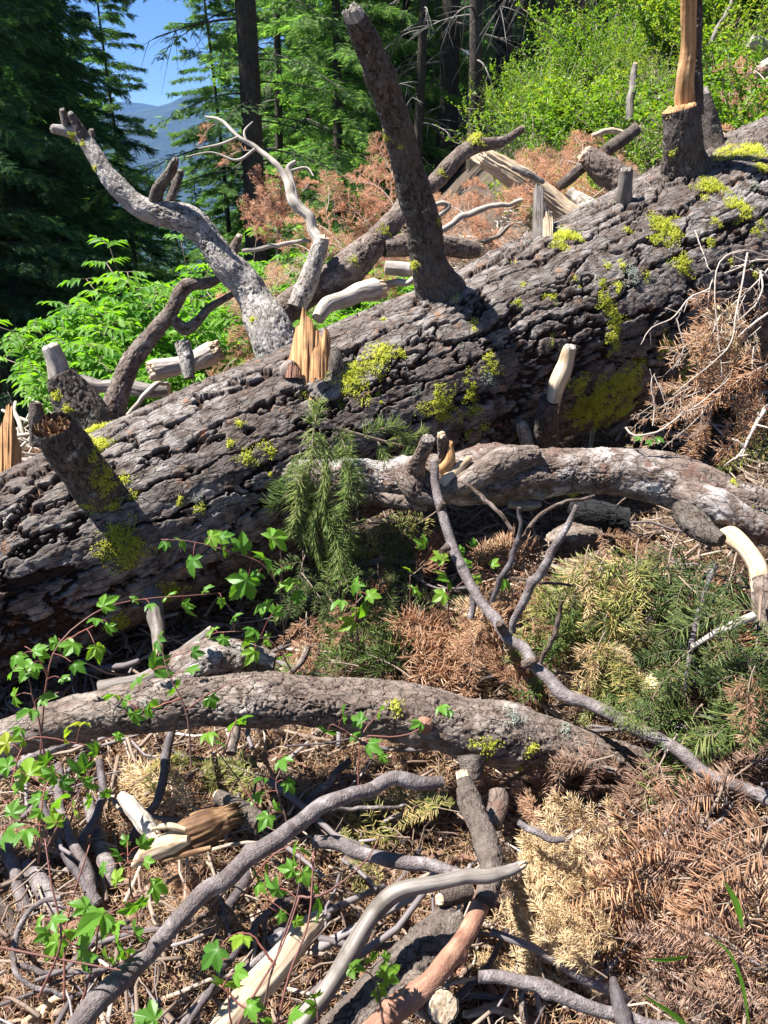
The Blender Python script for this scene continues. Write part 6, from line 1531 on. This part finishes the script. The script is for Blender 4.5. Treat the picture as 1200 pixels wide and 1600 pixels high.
# leafy shrub beyond the trunk, left
def shrub(seed, ns, L, kind):
    g = np.random.default_rng(seed)
    st, lv = MB(), MB(); T, Fc = lance() if kind == 'elder' else diamond()
    po, pX, pZ, ps, pr = [], [], [], [], []
    for k in range(ns):
        a = g.uniform(0, 2*math.pi); sp_ = g.uniform(.1, .95)**.7
        h = L*g.uniform(.55, 1.1)
        u = np.linspace(0, 1, 10)[:, None]
        b0 = np.array([math.cos(a), math.sin(a), 0])*g.uniform(0, .18)*L
        p = b0+np.array([math.cos(a), math.sin(a), 0])*sp_*L*.75*u**1.3+np.array([0, 0, 1.0])*h*(u-.25*sp_*u*u)+g.normal(0, .015, (10, 3))*L
        tube(st, p, .006*L, .0025*L, 4, g.random())
        if kind == 'elder':
            for j in range(12):
                t = .25+.75*j/11; b = p[min(9, int(t*9))]
                aa = a+j*2.4+g.normal(0, .3); hd = unit(np.array([math.cos(aa), math.sin(aa), g.uniform(.1, .5)]))
                for q_ in range(2):
                    hd = hd if q_ == 0 else unit(hd*[-1, -1, 1])
                    rl = .17*g.uniform(.7, 1.15)
                    v = np.linspace(0, rl, 5)[:, None]; pp = b+hd*v-np.array([0, 0, 1.4])*v*v
                    tube(st, pp, .002, .0012, 3, g.random()); sd_ = unit(np.cross(hd, [0, 0, 1.0]))
                    rn = np.clip(g.normal(.5, .2), 0, 1)
                    for w in (1, 2, 3, 4):
                        for s2 in ((-1, 1) if w < 4 else (0,)):
                            po.append(pp[w]); pX.append(unit(hd*(.6 if s2 else 1)+sd_*s2*.8+[0, 0, -.25])); pZ.append(np.array([0, 0, 1.0])+g.normal(0, .25, 3)); ps.append(.08*g.uniform(.75, 1.15)); pr.append(rn+g.normal(0, .08))
        else:
            for j in range(34):
                t = .18+.82*j/33; b = p[min(9, int(t*9.99))]*(1-(t*9.99 % 1)) + p[min(9, int(t*9.99)+1)]*(t*9.99 % 1)
                if j % 3 == 0:
                    dv = unit(g.normal(0, 1, 3)+[0, 0, .6]); l2 = L*g.uniform(.08, .22)
                    for w in range(7):
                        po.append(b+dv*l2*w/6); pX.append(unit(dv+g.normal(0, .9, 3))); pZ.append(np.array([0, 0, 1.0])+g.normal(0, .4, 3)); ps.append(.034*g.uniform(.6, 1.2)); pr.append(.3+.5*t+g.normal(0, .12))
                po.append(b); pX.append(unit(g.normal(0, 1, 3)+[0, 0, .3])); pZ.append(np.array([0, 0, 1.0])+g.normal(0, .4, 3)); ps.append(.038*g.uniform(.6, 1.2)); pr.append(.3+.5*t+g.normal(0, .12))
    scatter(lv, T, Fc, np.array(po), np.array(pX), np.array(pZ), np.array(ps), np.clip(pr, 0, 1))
    return st.mesh('stems'), lv.mesh('foliage')
SH = {'elder0': shrub(1, 26, .9, 'elder'), 'elder1': shrub(2, 22, 1.0, 'elder'), 'brush0': shrub(3, 48, .9, 'brush'), 'brush1': shrub(4, 36, 1.1, 'brush'), 'brush2': shrub(5, 70, .65, 'brush')}
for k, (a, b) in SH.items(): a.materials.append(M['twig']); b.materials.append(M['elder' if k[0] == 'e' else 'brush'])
def shrub_at(p, kind, label, group, rot, s, name):
    r = empty(name, p, label, 'shrub', group); r.rotation_euler = (0, 0, rot); r.scale = (s, s, s*(1.3 if kind[0] == 'e' else 1+.25*math.sin(rot*3.1)))
    put('stems', SH[kind][0], None, r); put('foliage', SH[kind][1], None, r)
for i, (px, py, s, lab) in enumerate([(185, 640, .85, 'leafy green shrub left of the slender elbowed branch'), (265, 620, .95, 'leafy green shrub behind the slender elbowed branch'), (150, 690, .6, 'leafy green shrub low at the left behind the dark stub'), (330, 560, .9, 'leafy green shrub under the curving pale branch'),
                                     (235, 560, 1.05, 'taller leafy green shrub farther back on the left'), (370, 500, 1.0, 'leafy green shrub right of the curving pale branch'), (440, 520, .8, 'low leafy shrub behind the tangle of bare branches'), (175, 590, .85, 'leafy green shrub at the foot of the dark conifers'),
                                     (300, 470, 1.1, 'far leafy shrub beneath the blue gap'), (470, 430, 1.0, 'far leafy shrub behind the rusty sprays'), (600, 400, .9, 'leafy shrub behind the foot of the tall leaning stub'), (540, 440, .7, 'small leafy shrub behind the big scaly branch')]):
    d = [5.2, 5.6, 4.6, 5.4, 7.0, 6.4, 5.2, 6.4, 8.6, 7.6, 7.4, 6.0][i]
    x = (px-600)/F*d; y = d
    shrub_at((x, y, float(ground_z(x, y))-.05), 'elder%d' % (i % 2), lab, 'leafy shrubs beyond the trunk', i*1.3, s*1.1, 'leafy_shrub')
g = np.random.default_rng(5); cnt = 0; pts_ = []
for _ in range(6000):
    y = g.uniform(6.5, 16); x = g.uniform(.4, 9)
    if x < .15*y+.1 or x > .52*y+1.5: continue
    if x > .40*y+.3 and y < 8.5 and g.random() < .9: continue           # bare brown slope at the right edge
    if any((x-a)**2+(y-b)**2 < (.52+.02*y)**2 for a, b in pts_): continue
    pts_.append((x, y))
    if len(pts_) > 90: break
for i, (x, y) in enumerate(pts_):
    sc_ = g.choice([.6, .85, 1.1, 1.5]); v_ = np.array([x, y, float(ground_z(x, y))+.3])-C0; dd_ = v_@CF
    look = {.6: 'low', .85: 'small', 1.1: 'rounded', 1.5: 'tall'}[float(sc_)]+' bright green bush'+(' low on the slope' if dd_ < 8 else ' half way up' if dd_ < 12 else ' high on the slope')
    shrub_at((x, y, float(ground_z(x, y))-.06), 'brush%d' % (i % 3), where(look, 600+F*v_[0]/dd_, 800-F*(v_@CU)/dd_, 'brush', ('dense', 'leggy')), 'brush covering the right hillside', i*1.7, sc_, 'brush_bush')
# small green plants on the brown slope
for i, (px, d, lab) in enumerate([(1175, 5.4, 'low green plant on the brown slope at the right edge'), (1120, 6.0, 'low green plant behind the snapped stub'), (770, 4.9, 'low green plant behind the snapped pale branch'), (1195, 4.6, 'green sprout by the trunk at the right edge'), (840, 5.6, 'low green plant between the pale branch and the grey branch'), (700, 5.8, 'low green plant right of the tall leaning stub'), (735, 6.6, 'green plant on the slope below the hillside brush'), (660, 6.8, 'green plant seen just right of the tall stub at half height'), (790, 6.4, 'green plant behind the snapped pale branch end'), (900, 5.8, 'green plant behind the short scaly tan branch')]):
    x = (px-600)/F*d; shrub_at((x, d*1.02, float(ground_z(x, d*1.02))-.03), 'brush%d' % (i % 3), lab, 'low plants behind the trunk', i, .38 if i < 5 else .55, 'low_plant')

# ---- distant mountain
def mountain():
    xs = np.linspace(-3200, 2600, 170); ys = np.linspace(1300, 3600, 70)
    X, Y = np.meshgrid(xs, ys)
    q = np.stack([X, Y, 0*X], -1)
    prof = sstep(1300, 2900, Y)
    Z = -260 + prof*(250 + 260*sstep(-700, -2600, X) + 330*sstep(-500, 1500, X)+120) + 90*fbm(q/500, 5, 3)*prof
    i = np.arange(X.size).reshape(X.shape)
    mb = MB(); mb.add(np.stack([X, Y, Z], -1).reshape(-1, 3), np.stack([i[:-1, :-1], i[:-1, 1:], i[1:, 1:], i[1:, :-1]], -1).reshape(-1, 4))
    m, nt, out = mat('far_forest')
    v = nn(nt, 'ShaderNodeNewGeometry').outputs['Position']
    n1 = noise(nt, v, .02, 6, .7)
    c = ramp(nt, n1, [(.35, (.012, .025, .015)), (.6, (.03, .05, .025)), (.75, (.08, .08, .05))]).outputs[0]
    b = nn(nt, 'ShaderNodeBsdfPrincipled', i_Roughness=1.0); nt.links.new(c, b.inputs['Base Color'])
    bp = nn(nt, 'ShaderNodeBump', i_Strength=1, i_Distance=20); nt.links.new(n1, bp.inputs['Height']); nt.links.new(bp.outputs[0], b.inputs['Normal'])
    nt.links.new(b.outputs[0], out.inputs[0])
    tag(put('mountain', mb.mesh('mountain', smooth=True), m), kind='structure')
mountain()

def haze():
    x0, x1, y0, y1, z0, z1 = -3400, 3400, -300, 3800, -420, 700
    V = np.array([(x, y, z) for x in (x0, x1) for y in (y0, y1) for z in (z0, z1)], float)
    Fq = np.array([(0, 1, 3, 2), (4, 6, 7, 5), (0, 4, 5, 1), (2, 3, 7, 6), (0, 2, 6, 4), (1, 5, 7, 3)])
    mb = MB(); mb.add(V, Fq)
    m, nt, out = mat('air'); pv = nn(nt, 'ShaderNodeVolumePrincipled'); pv.inputs['Color'].default_value = (.16, .40, 1, 1); pv.inputs['Density'].default_value = .00015
    nt.links.new(pv.outputs[0], out.inputs['Volume'])
    tag(put('haze', mb.mesh('haze'), m), kind='stuff')
haze()
